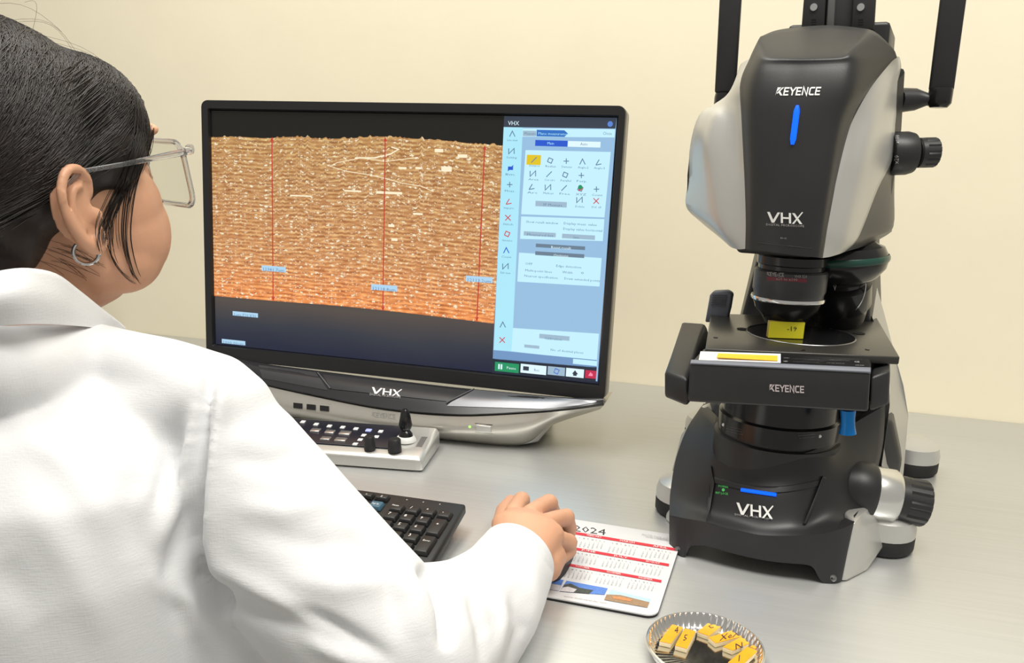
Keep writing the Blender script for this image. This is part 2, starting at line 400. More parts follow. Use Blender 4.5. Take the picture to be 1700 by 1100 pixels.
uvmesh(panel, [(0, 0), (1, 0), (1, 1), (0, 1)] * 2)
# micrograph strip with ragged top edge
top = [(351, 227), (380, 226), (420, 228), (470, 226), (520, 229), (560, 228), (600, 225), (640, 228), (690, 231), (760, 237), (840, 241)]
bot = [(356, 491), (440, 498), (590, 510), (700, 522), (820, 537)]
T_ = crom([st(*p) for p in top], 14); B_ = crom([st(*p) for p in bot], 35)
T_ = T_[np.linspace(0, len(T_) - 1, 141).astype(int)]; B_ = B_[np.linspace(0, len(B_) - 1, 141).astype(int)]
T_[:, 1] += np.maximum(0, rng.normal(0, 0.0017, 141)) - 0.0006; T_[:, 0] = np.linspace(T_[0, 0], T_[-1, 0], 141); B_[:, 0] = np.linspace(B_[0, 0], B_[-1, 0], 141)
vs = [SP(a[0], a[1], .0003) for a in B_] + [SP(a[0], a[1], .0003) for a in T_]
fs = [(i, i + 1, 141 + i + 1, 141 + i) for i in range(140)]
mic = mk('micrograph_image', vs, fs, micrograph(), panel, fixn=False)
uvmesh(mic, [(i / 140 * 1.8, 0) for i in range(141)] + [(i / 140 * 1.8, 1) for i in range(141)])
def squad(name, a, b, m, d=0.0006, parent=None):
    """rectangle on the screen between two photo pixels (top-left, bottom-right)"""
    (x0, y1), (x1, y0) = st(*a), st(*b)
    return mk(name, [SP(x0, y0, d), SP(x1, y0, d), SP(x1, y1, d), SP(x0, y1, d)], [(0, 1, 2, 3)], m, parent or panel, fixn=False)
def sline(name, pts, w, m, d=0.0007):
    v, f = stroke2d([[st(*p) for p in pts]], w); return mk(name, [SP(a, b, d) for a, b in v], f, m, panel, fixn=False)
def stext(name, s, p0, hgt, m, d=0.0010, wid=None, res=1):
    """text on the screen, baseline-left photo pixel p0, cap height hgt in metres"""
    v, f = text2d(s, res); k = hgt; q = st(*p0)
    kx = k if wid is None else wid / max(v[:, 0].max(), 1e-6)
    return mk(name, [SP(q[0] + a * kx, q[1] + b * k, d) for a, b in v], f, m, panel, fixn=False)
# bright crack and white fibres in the section
G_crack = glow('screen_cream_white', 255, 240, 205)
sline('bright_crack', [(688, 262), (640, 268), (600, 262), (560, 270), (548, 276), (575, 284), (612, 290), (640, 296), (668, 304), (700, 309), (720, 318)], .0009, G_crack)
sline('bright_crack', [(650, 244), (662, 248), (648, 256), (622, 262), (590, 262)], .0018, G_crack)
for a, b in (((482, 323), (518, 327)), ((572, 315), (600, 319)), ((625, 317), (668, 323)), ((662, 277), (675, 281)), ((690, 277), (700, 281)), ((686, 353), (702, 357)), ((760, 256), (776, 262)), ((733, 276), (750, 285)), ((722, 247), (736, 253)), ((645, 372), (655, 377)), ((650, 395), (660, 400))):
    squad('bright_fibre', a, b, G_crack)
G_red = glow('screen_red_line', 196, 52, 40)
for a, b in (((452, 229), (454, 498)), ((640, 229), (636, 515)), ((805, 243), (792, 532))):
    sline('measuring_line', [a, b], .0016, G_red, .0009)
    for (x, y), s in ((a, 1), (b, -1)): sline('arrow_head', [(x - 2.2, y + 6 * s), (x, y), (x + 2.2, y + 6 * s)], .0012, G_red, .0009)
G_lab = glow('screen_label_blue', 176, 214, 240); G_labt = glow('screen_label_text', 96, 136, 176)
for a, b, s in (((435, 440), (475, 452), '12381.7um'), ((617, 471), (660, 484), '12118.8um'), ((774, 457), (818, 470), '12113.2um'), ((387, 516), (429, 527), 'Lens E20:X30'), ((369, 562), (408, 573), '1000.00um')):
    squad('measurement_label', a, b, G_lab, .0011); q0, q1 = st(*a), st(*b)
    stext('measurement_text', s, (a[0] + 3, b[1] - 3.2), .0045, G_labt, .0014, wid=(q1[0] - q0[0]) * .86)
# ---- software panel on the right of the screen
def C4(cx, cy): return (820 + cx * .4545, 160 + cy * .4545)
U = dict(nav=glow('ui_navy', 46, 56, 72), cy=glow('ui_cyan', 172, 232, 250), bl=glow('ui_blue_grey', 150, 190, 224), wh=glow('ui_pale', 196, 240, 254), tab=glow('ui_tab_blue', 36, 108, 196), tb2=glow('ui_strong_blue', 24, 84, 206),
         btn=glow('ui_button', 158, 186, 206), drk=glow('ui_dark_bar', 104, 126, 146), yel=glow('ui_yellow', 226, 196, 20), grn=glow('ui_green', 22, 148, 96), red=glow('ui_red', 196, 36, 76), ink=glow('ui_ink', 92, 124, 156), wht=glow('ui_white', 225, 248, 255), sta=glow('ui_status', 112, 150, 196), dot=glow('ui_dot_blue', 86, 130, 214), pk=glow('ui_red_icon', 205, 60, 70))
def u4(name, a, b, m, d=.0006): return squad(name, C4(*a), C4(*b), m, d)
def poly4(name, pts, m, d=.0006): return mk(name, [SP(*st(*C4(*p)), d) for p in pts], [tuple(range(len(pts)))], m, panel, fixn=False)
poly4('panel_background', [(38, 72), (449, 78), (378, 1040), (-6, 1000)], U['bl'], .0004)
poly4('title_bar', [(38, 72), (449, 78), (444, 118), (36, 112)], U['nav'])
poly4('icon_column', [(36, 112), (106, 114), (66, 930), (0, 925)], U['cy'], .0005)
poly4('header_strip', [(106, 117), (443, 120), (441, 150), (104, 147)], U['wh'])
stext('title_text', 'VHX', C4(52, 105), .0052, U['wht']); 
lathe('info_dot', SP(*st(*C4(425, 101)), .0004), SN, [(.0035, 0), (.0035, .0004)], U['dot'], panel, 12)
u4('tab', (107, 125), (154, 146), U['btn'], .0008); poly4('active_tab', [(157, 122), (258, 124), (271, 136), (258, 148), (156, 146)], U['tab'], .0009)
stext('tab_text', 'Plane measurement', C4(163, 140), .0032, U['cy'], .0012, .043); stext('tab_text', 'Measure', C4(112, 140), .0032, U['ink'], .0012, .016); stext('tab_text', 'Close', C4(398, 140), .0036, U['ink'], .0012)
u4('sub_tab', (152, 159), (269, 184), U['tb2'], .0008); u4('sub_tab', (271, 163), (389, 187), U['wht'], .0008)
stext('tab_text', 'Main', C4(196, 176), .0034, U['cy'], .0012); stext('tab_text', 'Auto', C4(316, 179), .0034, U['ink'], .0012)
poly4('tool_panel', [(116, 196), (427, 203), (404, 442), (100, 430)], U['wh'])
u4('yellow_tool_button', (121, 213), (171, 251), U['yel'], .0009)
def icon(cx, cy, kind, m):
    """small line symbol centred on a crop position"""
    w = 10
    shapes = {0: [[(-w, w), (w, -w)]], 1: [[(-w, 4), (-4, -w), (w, -4), (4, w), (-w, 4)]], 2: [[(-w, 0), (w, 0)], [(0, -w), (0, w)]], 3: [[(-w, w), (0, -w), (w, w)]], 4: [[(-w, w), (2, -w)], [(-w, w), (w, 6)]], 5: [[(-w, -w), (-w, w), (w, -w), (w, w)]], 6: [[(-w, -w), (w, w)], [(-w, w), (w, -w)]]}
    v, f = stroke2d(shapes[kind], 3.2)
    mk('tool_icon', [SP(*st(*C4(cx + a, cy + b)), .0010) for a, b in v], f, m, panel, fixn=False)
words = [['Distance', 'Radius', 'Diameter', 'Angle-2', 'Angle-3'], ['Area', 'Cor.circ', 'Parallel', 'Perp.'], ['Arc', 'Multi-pt', 'Free', 'XYZ', 'Count']]
for rI, (y0, row) in enumerate(zip((232, 282, 330), words)):
    for c, w_ in enumerate(row):
        cx = 147 + c * 59 - rI * 4; cy = y0 + c * 2.2
        if not (rI == 0 and c == 0): icon(cx, cy, (rI * 5 + c) % 6, U['ink'])
        else: icon(cx, cy, 0, U['ink'])
        if rI == 2 and c == 3: lathe('colour_icon', SP(*st(*C4(cx, cy)), .0008), SN, [(.0042, 0), (.0042, .0004)], U['pk'], panel, 3); lathe('colour_icon', SP(*st(*C4(cx, cy - 5)), .0010), SN, [(.003, 0), (.003, .0004)], U['grn'], panel, 8)
        stext('tool_text', w_, C4(cx - 17, cy + 24), .0026, U['ink'], .0010, .014)
icon(313, 378, 5, U['ink']); icon(374, 382, 6, U['pk']); stext('tool_text', 'Delete', C4(298, 405), .0026, U['ink'], .001, .012); stext('tool_text', 'Del. all', C4(358, 407), .0026, U['ink'], .001, .012)
u4('button', (153, 381), (266, 406), U['btn'], .0009); stext('button_text', '3P Measure', C4(180, 399), .0032, U['ink'], .0012, .026)
poly4('option_panel', [(100, 438), (404, 448), (398, 528), (96, 520)], U['wh'])
stext('option_text', 'Show result window', C4(118, 461), .003, U['ink'], .001, .044); stext('option_text', 'Display meas. value', C4(256, 467), .003, U['ink'], .001, .044); stext('option_text', 'Display value horizontal', C4(254, 487), .003, U['ink'], .001, .052)
u4('button', (110, 492), (226, 514), U['btn'], .0009); u4('button', (250, 501), (369, 524), U['btn'], .0009); stext('button_text', 'Measured list', C4(122, 508), .0032, U['ink'], .0012, .036); stext('button_text', 'Save', C4(290, 518), .0032, U['ink'], .0012)
u4('dark_bar', (154, 537), (333, 561), U['drk'], .0009); u4('dark_bar', (152, 565), (330, 590), U['drk'], .0009)
stext('bar_text', 'Reset result', C4(210, 555), .0036, U['wht'], .0012, .027); stext('bar_text', 'Options', C4(218, 584), .0036, U['wht'], .0012, .02)
poly4('option_panel', [(92, 570), (394, 590), (386, 694), (86, 676)], U['wh'])
for cx, cy, s, w_ in ((115, 614, 'OFF', .010), (228, 622, 'Edge detection', .034), (115, 638, 'Multi-point lines', .037), (250, 645, 'Width', .014), (318, 648, '0', .004), (112, 658, 'Nearest specification', .046), (258, 668, 'Draw extended points', .048)):
    stext('option_text', s, C4(cx, cy), .003, U['ink'], .001, w_)
poly4('result_panel', [(70, 845), (384, 866), (376, 966), (64, 930)], U['wh'])
u4('button', (167, 866), (276, 892), U['btn'], .0009); u4('button', (112, 905), (166, 921), U['btn'], .0009); stext('button_text', 'Calibration', C4(185, 886), .0032, U['ink'], .0012, .024); stext('option_text', 'No. of decimal places', C4(208, 928), .003, U['ink'], .001, .045)
poly4('status_bar', [(-2, 926), (376, 962), (374, 990), (-4, 958)], U['sta'], .0007); u4('status_box', (290, 957), (376, 984), U['wh'], .0009)
poly4('bottom_bar', [(-4, 956), (376, 988), (372, 1042), (-6, 1010)], glow('ui_black', 22, 34, 52), .0007)
for a, b, m in (((5, 968), (91, 1010), 'grn'), ((99, 975), (191, 1017), 'wht'), ((198, 984), (259, 1021), 'btn'), ((265, 990), (328, 1028), 'wht'), ((335, 998), (373, 1031), 'red')):
    u4('toolbar_button', a, b, U[m], .0010)
u4('pause_sign', (17, 976), (22, 995), U['wht'], .0013); u4('pause_sign', (26, 977), (31, 996), U['wht'], .0013); stext('toolbar_text', 'Pause', C4(48, 994), .0036, U['wht'], .0013, .013); stext('toolbar_text', 'Rec', C4(148, 1002), .0036, U['ink'], .0013)
u4('camera_sign', (108, 984), (128, 1001), U['nav'], .0013); icon(229, 1003, 1, U['tb2']); poly4('home_sign', [(286, 1012), (297, 999), (308, 1014), (303, 1014), (303, 1020), (290, 1019), (290, 1012)], U['nav'], .0013); poly4('power_sign', [(345, 1019), (353, 1006), (362, 1014), (361, 1021)], glow('ui_pink', 250, 140, 170), .0013)
cols_ = ['ink', 'ink', 'tb2', 'ink', 'pk', 'pk', 'pk', 'tb2', 'ink']
for k, cy in enumerate((137, 200, 262, 322, 384, 443, 502, 562, 620)):
    cx = 68 - (cy - 137) * .052; icon(cx, cy, (k * 2 + 3) % 7, U[cols_[k]]); stext('tool_text', ('Live view', 'Setting', 'Bm.', 'Meas.', 'Image proc', 'Stitch', 'Annotation', 'Count', 'Edit view')[k], C4(cx - 18, cy + 26), .0026, U['ink'], .001, .014)
    if k == 2: u4('view_icon', (cx - 9, cy - 6), (cx + 9, cy + 7), U['tb2'], .0011)
for cx, cy in ((33, 833), (31, 889)): icon(cx, cy, 6 if cy > 850 else 3, U['pk'] if cy > 850 else U['ink'])

# ---- console base under the screen
lipb = [(330, 578, .980), (420, 600, .979), (520, 614, .979), (640, 629, .979), (760, 643, .979), (880, 654, .979), (940, 659, .979), (1002, 665, .979)]
lipf = [(330, 604, .968), (420, 631, .955), (520, 654, .944), (640, 677, .934), (760, 687, .931), (880, 682, .941), (940, 677, .950), (1002, 669, .968)]
rowb = [PY(*p) for p in lipb]; rowf = [PY(*p) for p in lipf]
rowm = [(a * .5 + b * .5) + V((0, -.002, .006)) for a, b in zip(rowb, rowf)]
M_lip = mat('satin_dark_lip', (0.026, 0.026, 0.029), 0.24, var=0.06)
lip, lipbv = patch('console_lip', [rowb, rowm, rowf], M_lip, MON, 5, 5, (0, .012, -.004))
def on(P, dz=0): return V(P) + V((0, -.0004, dz))
hit_l = bvh_hit(lipbv, .95)
dv = []
for a, b in (((527, 618), (550, 647)), ((790, 645), (738, 671))):
    pts = [hit_l(a[0] + (b[0] - a[0]) * t, a[1] + (b[1] - a[1]) * t) + V((0, -.001, .0015)) for t in np.linspace(0.05, .95, 8)]
    tube('lip_crease', pts, .0009, mat('satin_grey_edge', (0.12, 0.12, 0.13), .3, var=0), MON, 6)
gl = []
G = [[hit_l(a + (b - a) * t, 0) if False else None for t in (0,)] for a, b in ()]
Gc = [[hit_l((1 - t) * xa + t * xb, (1 - t) * ya + t * yb) + V((0, -.0006, .0008)) for t in np.linspace(0, 1, 7)] for (xa, ya), (xb, yb) in (((536, 622), (776, 649)), ((543, 634), (764, 659)), ((551, 646), (746, 667)))]
patch('logo_inset', Gc, mat('logo_inset_black', (0.03, 0.03, 0.032), 0.33, var=0.05), MON, 2, 2, (0, .0004, -.0006))
Gr = [[hit_l((1 - t) * xa + t * xb, (1 - t) * ya + t * yb) + V((0, -.0004, .0006)) for t in np.linspace(0, 1, 9)] for (xa, ya), (xb, yb) in (((788, 647), (990, 666)), ((770, 657), (988, 668)), ((750, 667), (960, 673)), ((742, 674), (900, 679)))]
patch('lip_panel_reflection', Gr, mat('grey_panel_reflection', (.20, .205, .22), .28, .5, var=.04), MON, 2, 2, (0, .0004, -.0006))  # right side of the lip: its gloss reflection put into a lighter grey
Gl = [[hit_l((1 - t) * xa + t * xb, (1 - t) * ya + t * yb) + V((0, -.0004, .0006)) for t in np.linspace(0, 1, 7)] for (xa, ya), (xb, yb) in (((430, 606), (524, 618)), ((432, 616), (534, 632)), ((436, 628), (544, 648)))]
patch('lip_panel_reflection', Gl, mat('dark_panel_reflection', (.06, .06, .065), .3, .3, var=.04), MON, 2, 2, (0, .0004, -.0006))  # left side: weaker gloss reflection of the lip, also held in the colour
v, f = vhx2d(); decal_px('maker_logo', v, f, (617, 652.5), (50, 5.5), (0.5, -10.5), hit_l, M_white, MON, .0022)
v, f = text2d('DIGITAL MICROSCOPE'); decal_px('maker_logo_caption', v / v[:, 0].max(), f, (614, 655.5), (51, 5), (0, -55), hit_l, M_greyp, MON, .0022)
tB = [(330, 608, .970), (420, 635, .957), (520, 658, .946), (640, 681, .936), (760, 691, .933), (880, 686, .943), (940, 681, .952), (1002, 673, .969)]
mB = [(330, 640, .964), (420, 665, .950), (520, 687, .938), (640, 706, .930), (760, 715, .928), (870, 712, .940), (935, 692, .958), (1000, 675, .970)]
bB = [(330, 668, .978), (420, 690, .966), (520, 710, .957), (640, 723, .950), (760, 733, .951), (865, 738, .962), (915, 706, .972), (996, 679, .974)]
def clz(p): p = V(p); p[2] = max(p[2], .0015); return p
M_champ = mat('champagne_silver', (.56, .54, .49), .30, .6, var=.03)
sil, silbv = patch('console_body', [[clz(PY(*p)) for p in r] for r in (tB, mB, bB)], M_champ, MON, 6, 6, (0, .07, 0.0))
gap = [[p + V((0, .0015, 0)) for p in [PY(*q) for q in lipf]], [PY(*q) + V((0, .0015, 0)) for q in tB]]
patch('console_seam', gap, M_blackg, MON, 2, 5, (0, .01, 0))
cb = [PY(px, py, Y) for px, py, Y in ((330, 668, .984), (420, 690, .974), (640, 723, .958), (760, 733, .959), (868, 740, .965))]
box('console_foot', (-0.62, .975, 0), (-.27, 1.10, .03), M_rubber, MON, bevel=.004)
prism('side_foot', [PY(868, 738, .964), PY(893, 733, .975), PY(915, 705, .985), PY(905, 700, .975)], (0, .06, 0), M_silver, MON, bevel=.001)
hit_s = bvh_hit(silbv, .95)
def spx(name, x0, y0, x1, y1, m, off=.0008, skew=0.09):
    v, f = rect2d(); return decal_px(name, v, f, (x0, y1), (x1 - x0, (x1 - x0) * skew), (0, y0 - y1), hit_s, m, MON, off)
v, f = keyence2d(); decal_px('grey_maker_name', v, f, (617, 691), (40, 4), (0, -8), hit_s, mat('pad_print_grey', (.3, .29, .27), .5, var=0), MON, .0008)
spx('port_surround', 482, 664, 549, 687, M_alu, .0004, .10)
for x in (487, 509, 531): spx('usb_port', x, 668 + (x - 487) * .1, x + 15, 677 + (x - 487) * .1, M_blackg, .0012, .1)
P = hit_s(780, 708); lathe('power_light', P, (0, -1, 0), [(.0016, 0), (.0016, .001), (.0008, .0016)], mat('green_led', (.1, .5, .05), .3, var=0, emit=(.35, 1, .12), estr=1.6), MON, 12)
spx('button_recess', 788.5, 702, 818, 717, M_blackg, .0004, .09)
a, b, c, d = hit_s(791, 714), hit_s(816, 717), hit_s(816, 707), hit_s(791, 704)
hexa('power_button', [p + V((0, .002, 0)) for p in (a, b, c, d)] + [p + V((0, -.003, 0)) for p in (a, b, c, d)], M_silver, MON, bevel=.0008)

# ================================================================== control console
CC = PZ(691, 784); ca = math.radians(9); cux = V((math.cos(ca), math.sin(ca), 0)); cuy = V((-math.sin(ca), math.cos(ca), 0))
def CF(a, b, z): return CC + cux * a + cuy * b + V((0, 0, z))
CTL = empty('microscope_controller', CF(-.15, .05, 0), 'silver control panel with joystick, black knobs and buttons below the monitor', 'controller')
prof = [(0.0, .002), (0, .016), (.006, .020), (.03, .0225), (.088, .029), (.093, .027), (.095, .002)]
xs = [(-.33, 1), (0.006, 1), (.012, .98)]
vs = []; fs = []
for x in (-.33, -.004, .004, .008):
    for b, z in prof:
        ins = 0 if x < 0 else (.003 if x < .006 else .012)
        bb = b if ins == 0 else .0475 + (b - .0475) * (1 - ins * 5)
        vs.append(CF(x, bb, z - (0 if x < .006 else min(z, .006) * .9 if z > .01 else 0)))
k = len(prof)
for i in range(3):
    for j in range(k): j2 = (j + 1) % k; fs.append((i * k + j, i * k + j2, (i + 1) * k + j2, (i + 1) * k + j))
fs += [tuple(range(k)), tuple(range(3 * k, 4 * k))]
mk('body', vs, fs, M_silver, CTL, bevel=.002)
def czt(b): return float(np.interp(b, [p[0] for p in prof[2:5]], [p[1] for p in prof[2:5]]))
cn = np.cross(CF(1, 0, 0) - CF(0, 0, 0), CF(0, .088, .029) - CF(0, .03, .0225)); cn /= np.linalg.norm(cn)
cpo = CF(0, .03, .0225)
def cpx(px, py): P = pplane(px, py, cpo, cn) - CC; return P @ cux, P @ cuy
def ctop(a, b, dz=0): return CF(a, b, np.interp(b, [.03, .088], [.0225, .029]) + dz)
def cbox(name, a0, b0, a1, b1, z0, z1, m, parent=CTL, **kw):
    return hexa(name, [ctop(a0, b0, z0), ctop(a1, b0, z0), ctop(a1, b1, z0), ctop(a0, b1, z0), ctop(a0, b0, z1), ctop(a1, b0, z1), ctop(a1, b1, z1), ctop(a0, b1, z1)], m, parent, **kw)
q = cpx(640, 748); q2 = cpx(657, 712)
cbox('key_panel', -.32, q[1] + .004, q[0] + .004, .086, -.002, .0010, mat('navy_black_panel', (.012, .013, .022), .3, var=.1), bevel=.0005)
M_keyw = mat('white_backlit_key', (.75, .75, .75), .35, var=.03)
for px, py, w, h, m in ((503, 702, 4, 3, 0), (525, 706, 4, 3, 0), (547, 709, 4, 3, 0), (569, 711, 4, 3, 0), (591, 713.5, 4, 3, 0), (612, 716, 5, 3, 2), (632, 718, 4, 3, 0), (604, 724.5, 4, 3, 0), (625, 727, 4, 3, 0), (598, 732, 4, 3, 0), (590, 740, 4, 3, 0), (573, 721.5, 9.5, 4.5, 1), (566, 733, 9.5, 4.5, 1), (548, 719.5, 8, 4, 1), (541, 731, 8, 4, 1), (524, 717, 8, 4, 1)):
    a, b = cpx(px, py); w_ = w * .00078; h_ = h * .00115
    cbox('silver_key' if m == 1 else 'button', a - w_, b - h_, a + w_, b + h_, .0005, .0038 if m == 1 else .0026, (M_keyw, M_alu, mat('blue_backlit_key', (.35, .4, .8), .4, var=0, emit=(.3, .35, .9), estr=.5))[m], bevel=.0006)
def cknob(name, px, py, r, h, m, ptop=.9):
    a, b = cpx(px, py); c = ctop(a, b, 0)
    return lathe(name, c, (0, 0, 1), [(r * 1.02, 0), (r, .002), (r * ptop, h - .0015), (r * ptop * .85, h)], m, CTL, 20)
cknob('knob', 614, 747, .0072, .017, M_black); cknob('knob', 655.5, 750, .0086, .016, M_black)
cknob('joystick_base', 674, 731, .0135, .007, mat('white_plastic', (.72, .72, .70), .4, var=.03), .85)
a, b = cpx(674, 731); c = ctop(a, b, .006)
lathe('joystick', c, (-.03, 0.02, 1), [(.0095, 0), (.0088, .004), (.0055, .008), (.0078, .012), (.0088, .016), (.0066, .028), (.0050, .034), (.0032, .0365)], M_blackg, CTL, 20)
cbox('slot_label', *cpx(690, 742), *[x for x in (cpx(690, 742)[0] + .008, cpx(690, 742)[1] + .03)], -.0006, .0006, M_alu)

# ================================================================== keyboard
KB = PZ(777, 836, .030); KF = PZ(713, 941, .014)
kd = KF - KB; kr = PZ(777, 836, .030) - PZ(602, 803, .030); kr /= np.linalg.norm(kr); kdh = kd * V((1, 1, 0)); kdh /= np.linalg.norm(kdh); kr = kr * V((1, 1, 0)); kr = kr - kdh * (kr @ kdh); kr /= np.linalg.norm(kr)
kdl = np.linalg.norm(kd); kdu = kd / kdl; kn = np.cross(kdu, kr); kn = kn if kn[2] > 0 else -kn
def KP(a, b, d=0): return KB - kr * a + kdu * b + kn * d      # a leftwards from right edge, b from rear edge
KEY = empty('keyboard', V(KP(.22, .07)) * V((1, 1, 0)), 'black computer keyboard with number pad beside the white sleeve', 'keyboard')
hexa('body', [KP(.45, kdl, -.012), KP(0, kdl, -.012), KP(.002, 0, -.012), KP(.45, 0, -.012), KP(.45, kdl, 0), KP(0, kdl, 0), KP(.002, 0, 0), KP(.45, 0, 0)], M_black, KEY, bevel=.003)
for a in (.03, .42):
    p = KP(a, .012, -.012); hexa('tilt_foot', [p * V((1, 1, 0)) + V((x, y, z * 0)) for x, y, z in ((-.012, -.004, 0), (.012, -.004, 0), (.012, .004, 0), (-.012, .004, 0))] + [p + V((x, y, .002)) for x, y in ((-.012, -.004), (.012, -.004), (.012, .004), (-.012, .004))], M_rubber, KEY)
for a in (.03, .42):
    p = KP(a, kdl - .01, -.012); box('front_foot', (p[0] - .01, p[1] - .004, 0), (p[0] + .01, p[1] + .004, p[2] + .001), M_rubber, KEY)
M_key = mat('black_keycap', (.016, .016, .017), .38, var=.1); M_keyb = mat('blue_marked_key', (.05, .12, .18), .4, var=.1)
def kpx(px, py): P = pplane(px, py, KB + kn * .004, kn) - KB; return -(P @ kr), P @ kdu
a0, b0 = kpx(738, 853); a1, b1 = kpx(661, 839); pitch = (a1 - a0) / 3
a2, b2 = kpx(700.5, 862); rp = (kpx(678, 890)[1] - b2) / 2
def keycap(ac, bc, w, h, m=M_key):
    z0, z1, i = .0005, .0050, .0018
    return hexa('keycap', [KP(ac + w, bc + h, z0), KP(ac - w, bc + h, z0), KP(ac - w, bc - h, z0), KP(ac + w, bc - h, z0), KP(ac + w - i, bc + h - i, z1), KP(ac - w + i, bc + h - i, z1), KP(ac - w + i, bc - h + i * .6, z1), KP(ac + w - i, bc - h + i * .6, z1)], m, KEY, bevel=.0007)
def kprint(s, ac, bc, hgt, m=M_white):
    v, f = text2d(s); w = v[:, 0].max() * hgt
    return mk('key_print', [KP(ac + w / 2 - x * hgt, bc + hgt / 2 - y * hgt, .0053) for x, y in v], f, m, KEY, fixn=False)
kw, kh = pitch * .44, rp * .42
pad = {(0, 0): '-', (1, 0): '*', (2, 0): '/', (3, 0): 'Num', (1, 1): '9', (2, 1): '8', (3, 1): '7', (1, 2): '6', (2, 2): '5', (3, 2): '4', (1, 3): '3', (2, 3): '2', (3, 3): '1', (1, 4): '.'}
for (c, r), s in pad.items():
    keycap(a0 + c * pitch, b0 + r * rp, kw, kh); kprint(s, a0 + c * pitch + .002, b0 + r * rp - .002, .0042 if len(s) == 1 else .0026)
keycap(a0, b0 + 1.5 * rp, kw, kh + rp / 2); kprint('+', a0, b0 + 1.3 * rp, .004)
keycap(a0, b0 + 3.5 * rp, kw, kh + rp / 2); kprint('Enter', a0, b0 + 3.2 * rp, .0024)
keycap(a0 + 2.5 * pitch, b0 + 4 * rp, kw + pitch / 2, kh); kprint('0', a0 + 2.6 * pitch, b0 + 4 * rp, .004)
for k, s in enumerate(('o', 'o', 'o')): kprint(s, a0 + (.6 + k * 1.05) * pitch, b0 - rp * .98, .0024)
for c in range(3):
    ac = a0 + (4.35 + c) * pitch
    for r in range(-1, 5):
        if r in (2,) or (r == 3 and c != 1): continue
        keycap(ac, b0 + r * rp * (1 if r >= 0 else 1.05), kw, kh * (1 if r >= 0 else .8), M_keyb if (c == 0 and r == 0) else M_key)
        if r <= 1: kprint({(0, -1): '||', (1, -1): 'o', (2, -1): 'Prt', (0, 0): 'PgUp', (1, 0): 'Home', (2, 0): 'Ins', (0, 1): 'PgDn', (1, 1): 'End', (2, 1): 'Del'}[(c, r)], ac, b0 + r * rp, .0026)
for r in range(-1, 5):
    for c in range(14):
        ac = a0 + (7.7 + c) * pitch
        if ac > .44 - kw: continue
        if r == 4 and 3 <= c <= 8:
            if c == 5: keycap(ac, b0 + r * rp, kw + 2.5 * pitch, kh)
            continue
        keycap(ac, b0 + r * rp * (1 if r >= 0 else 1.05), kw, kh * (1 if r >= 0 else .8))

# ================================================================== calendar mouse pad
ZP = .0035
brc = PZ(1090, 1023, ZP); pdirx = V((1, -.012, 0)); pdirx /= np.linalg.norm(pdirx); pdiry = PZ(1127, 930, ZP) - PZ(1089, 1013, ZP); pdiry /= np.linalg.norm(pdiry); pdiry = V((.045, 1, 0)) / np.hypot(.045, 1)
ph_ = (PZ(1030, 872, ZP) - brc) @ pdiry / 1.0
def PD(a, b, z): return V((brc[0], brc[1], 0)) - pdirx * a + pdiry * b + V((0, 0, z))
PAD = empty('mouse_pad', PD(.095, .08, 0), 'white 2024 calendar mouse pad with red month bars under the hand', 'mouse pad')
out = rrect(0, 0, .158, ph_, .010, 5); n_ = len(out)
mk('base', [PD(a, b, z) for z in (0, ZP - .0012) for a, b in out], [tuple(range(n_)), tuple(range(n_, 2 * n_))] + [(i, (i + 1) % n_, n_ + (i + 1) % n_, n_ + i) for i in range(n_)], M_rubber, PAD)
mk('printed_face', [PD(a, b, z) for z in (ZP - .0012, ZP) for a, b in out], [tuple(range(n_)), tuple(range(n_, 2 * n_))] + [(i, (i + 1) % n_, n_ + (i + 1) % n_, n_ + i) for i in range(n_)], mat('white_pad_print', (.66, .66, .67), .5, var=.02), PAD)
def pz_hit(z): return lambda px, py: PZ(px, py, z)
hp = pz_hit(ZP)
def pquad(name, pts, m, off=.0004): return mk(name, [hp(*p) + V((0, 0, off)) for p in pts], [tuple(range(len(pts)))], m, PAD, fixn=False)
M_red = mat('red_print', (.62, .03, .05), .5, var=.03); M_num = mat('dark_number_print', (.12, .12, .13), .6, var=0)
rows = [((905, 874.5), (1124, 910.5)), ((897, 898.5), (1111, 936)), ((889, 925.5), (1098.5, 963))]
months = [['JANUARY', 'FEBRUARY', 'MARCH', 'APRIL'], ['MAY', 'JUNE', 'JULY', 'AUGUST'], ['SEPTEMBER', 'OCTOBER', 'NOVEMBER', 'DECEMBER']]
import calendar as _cal
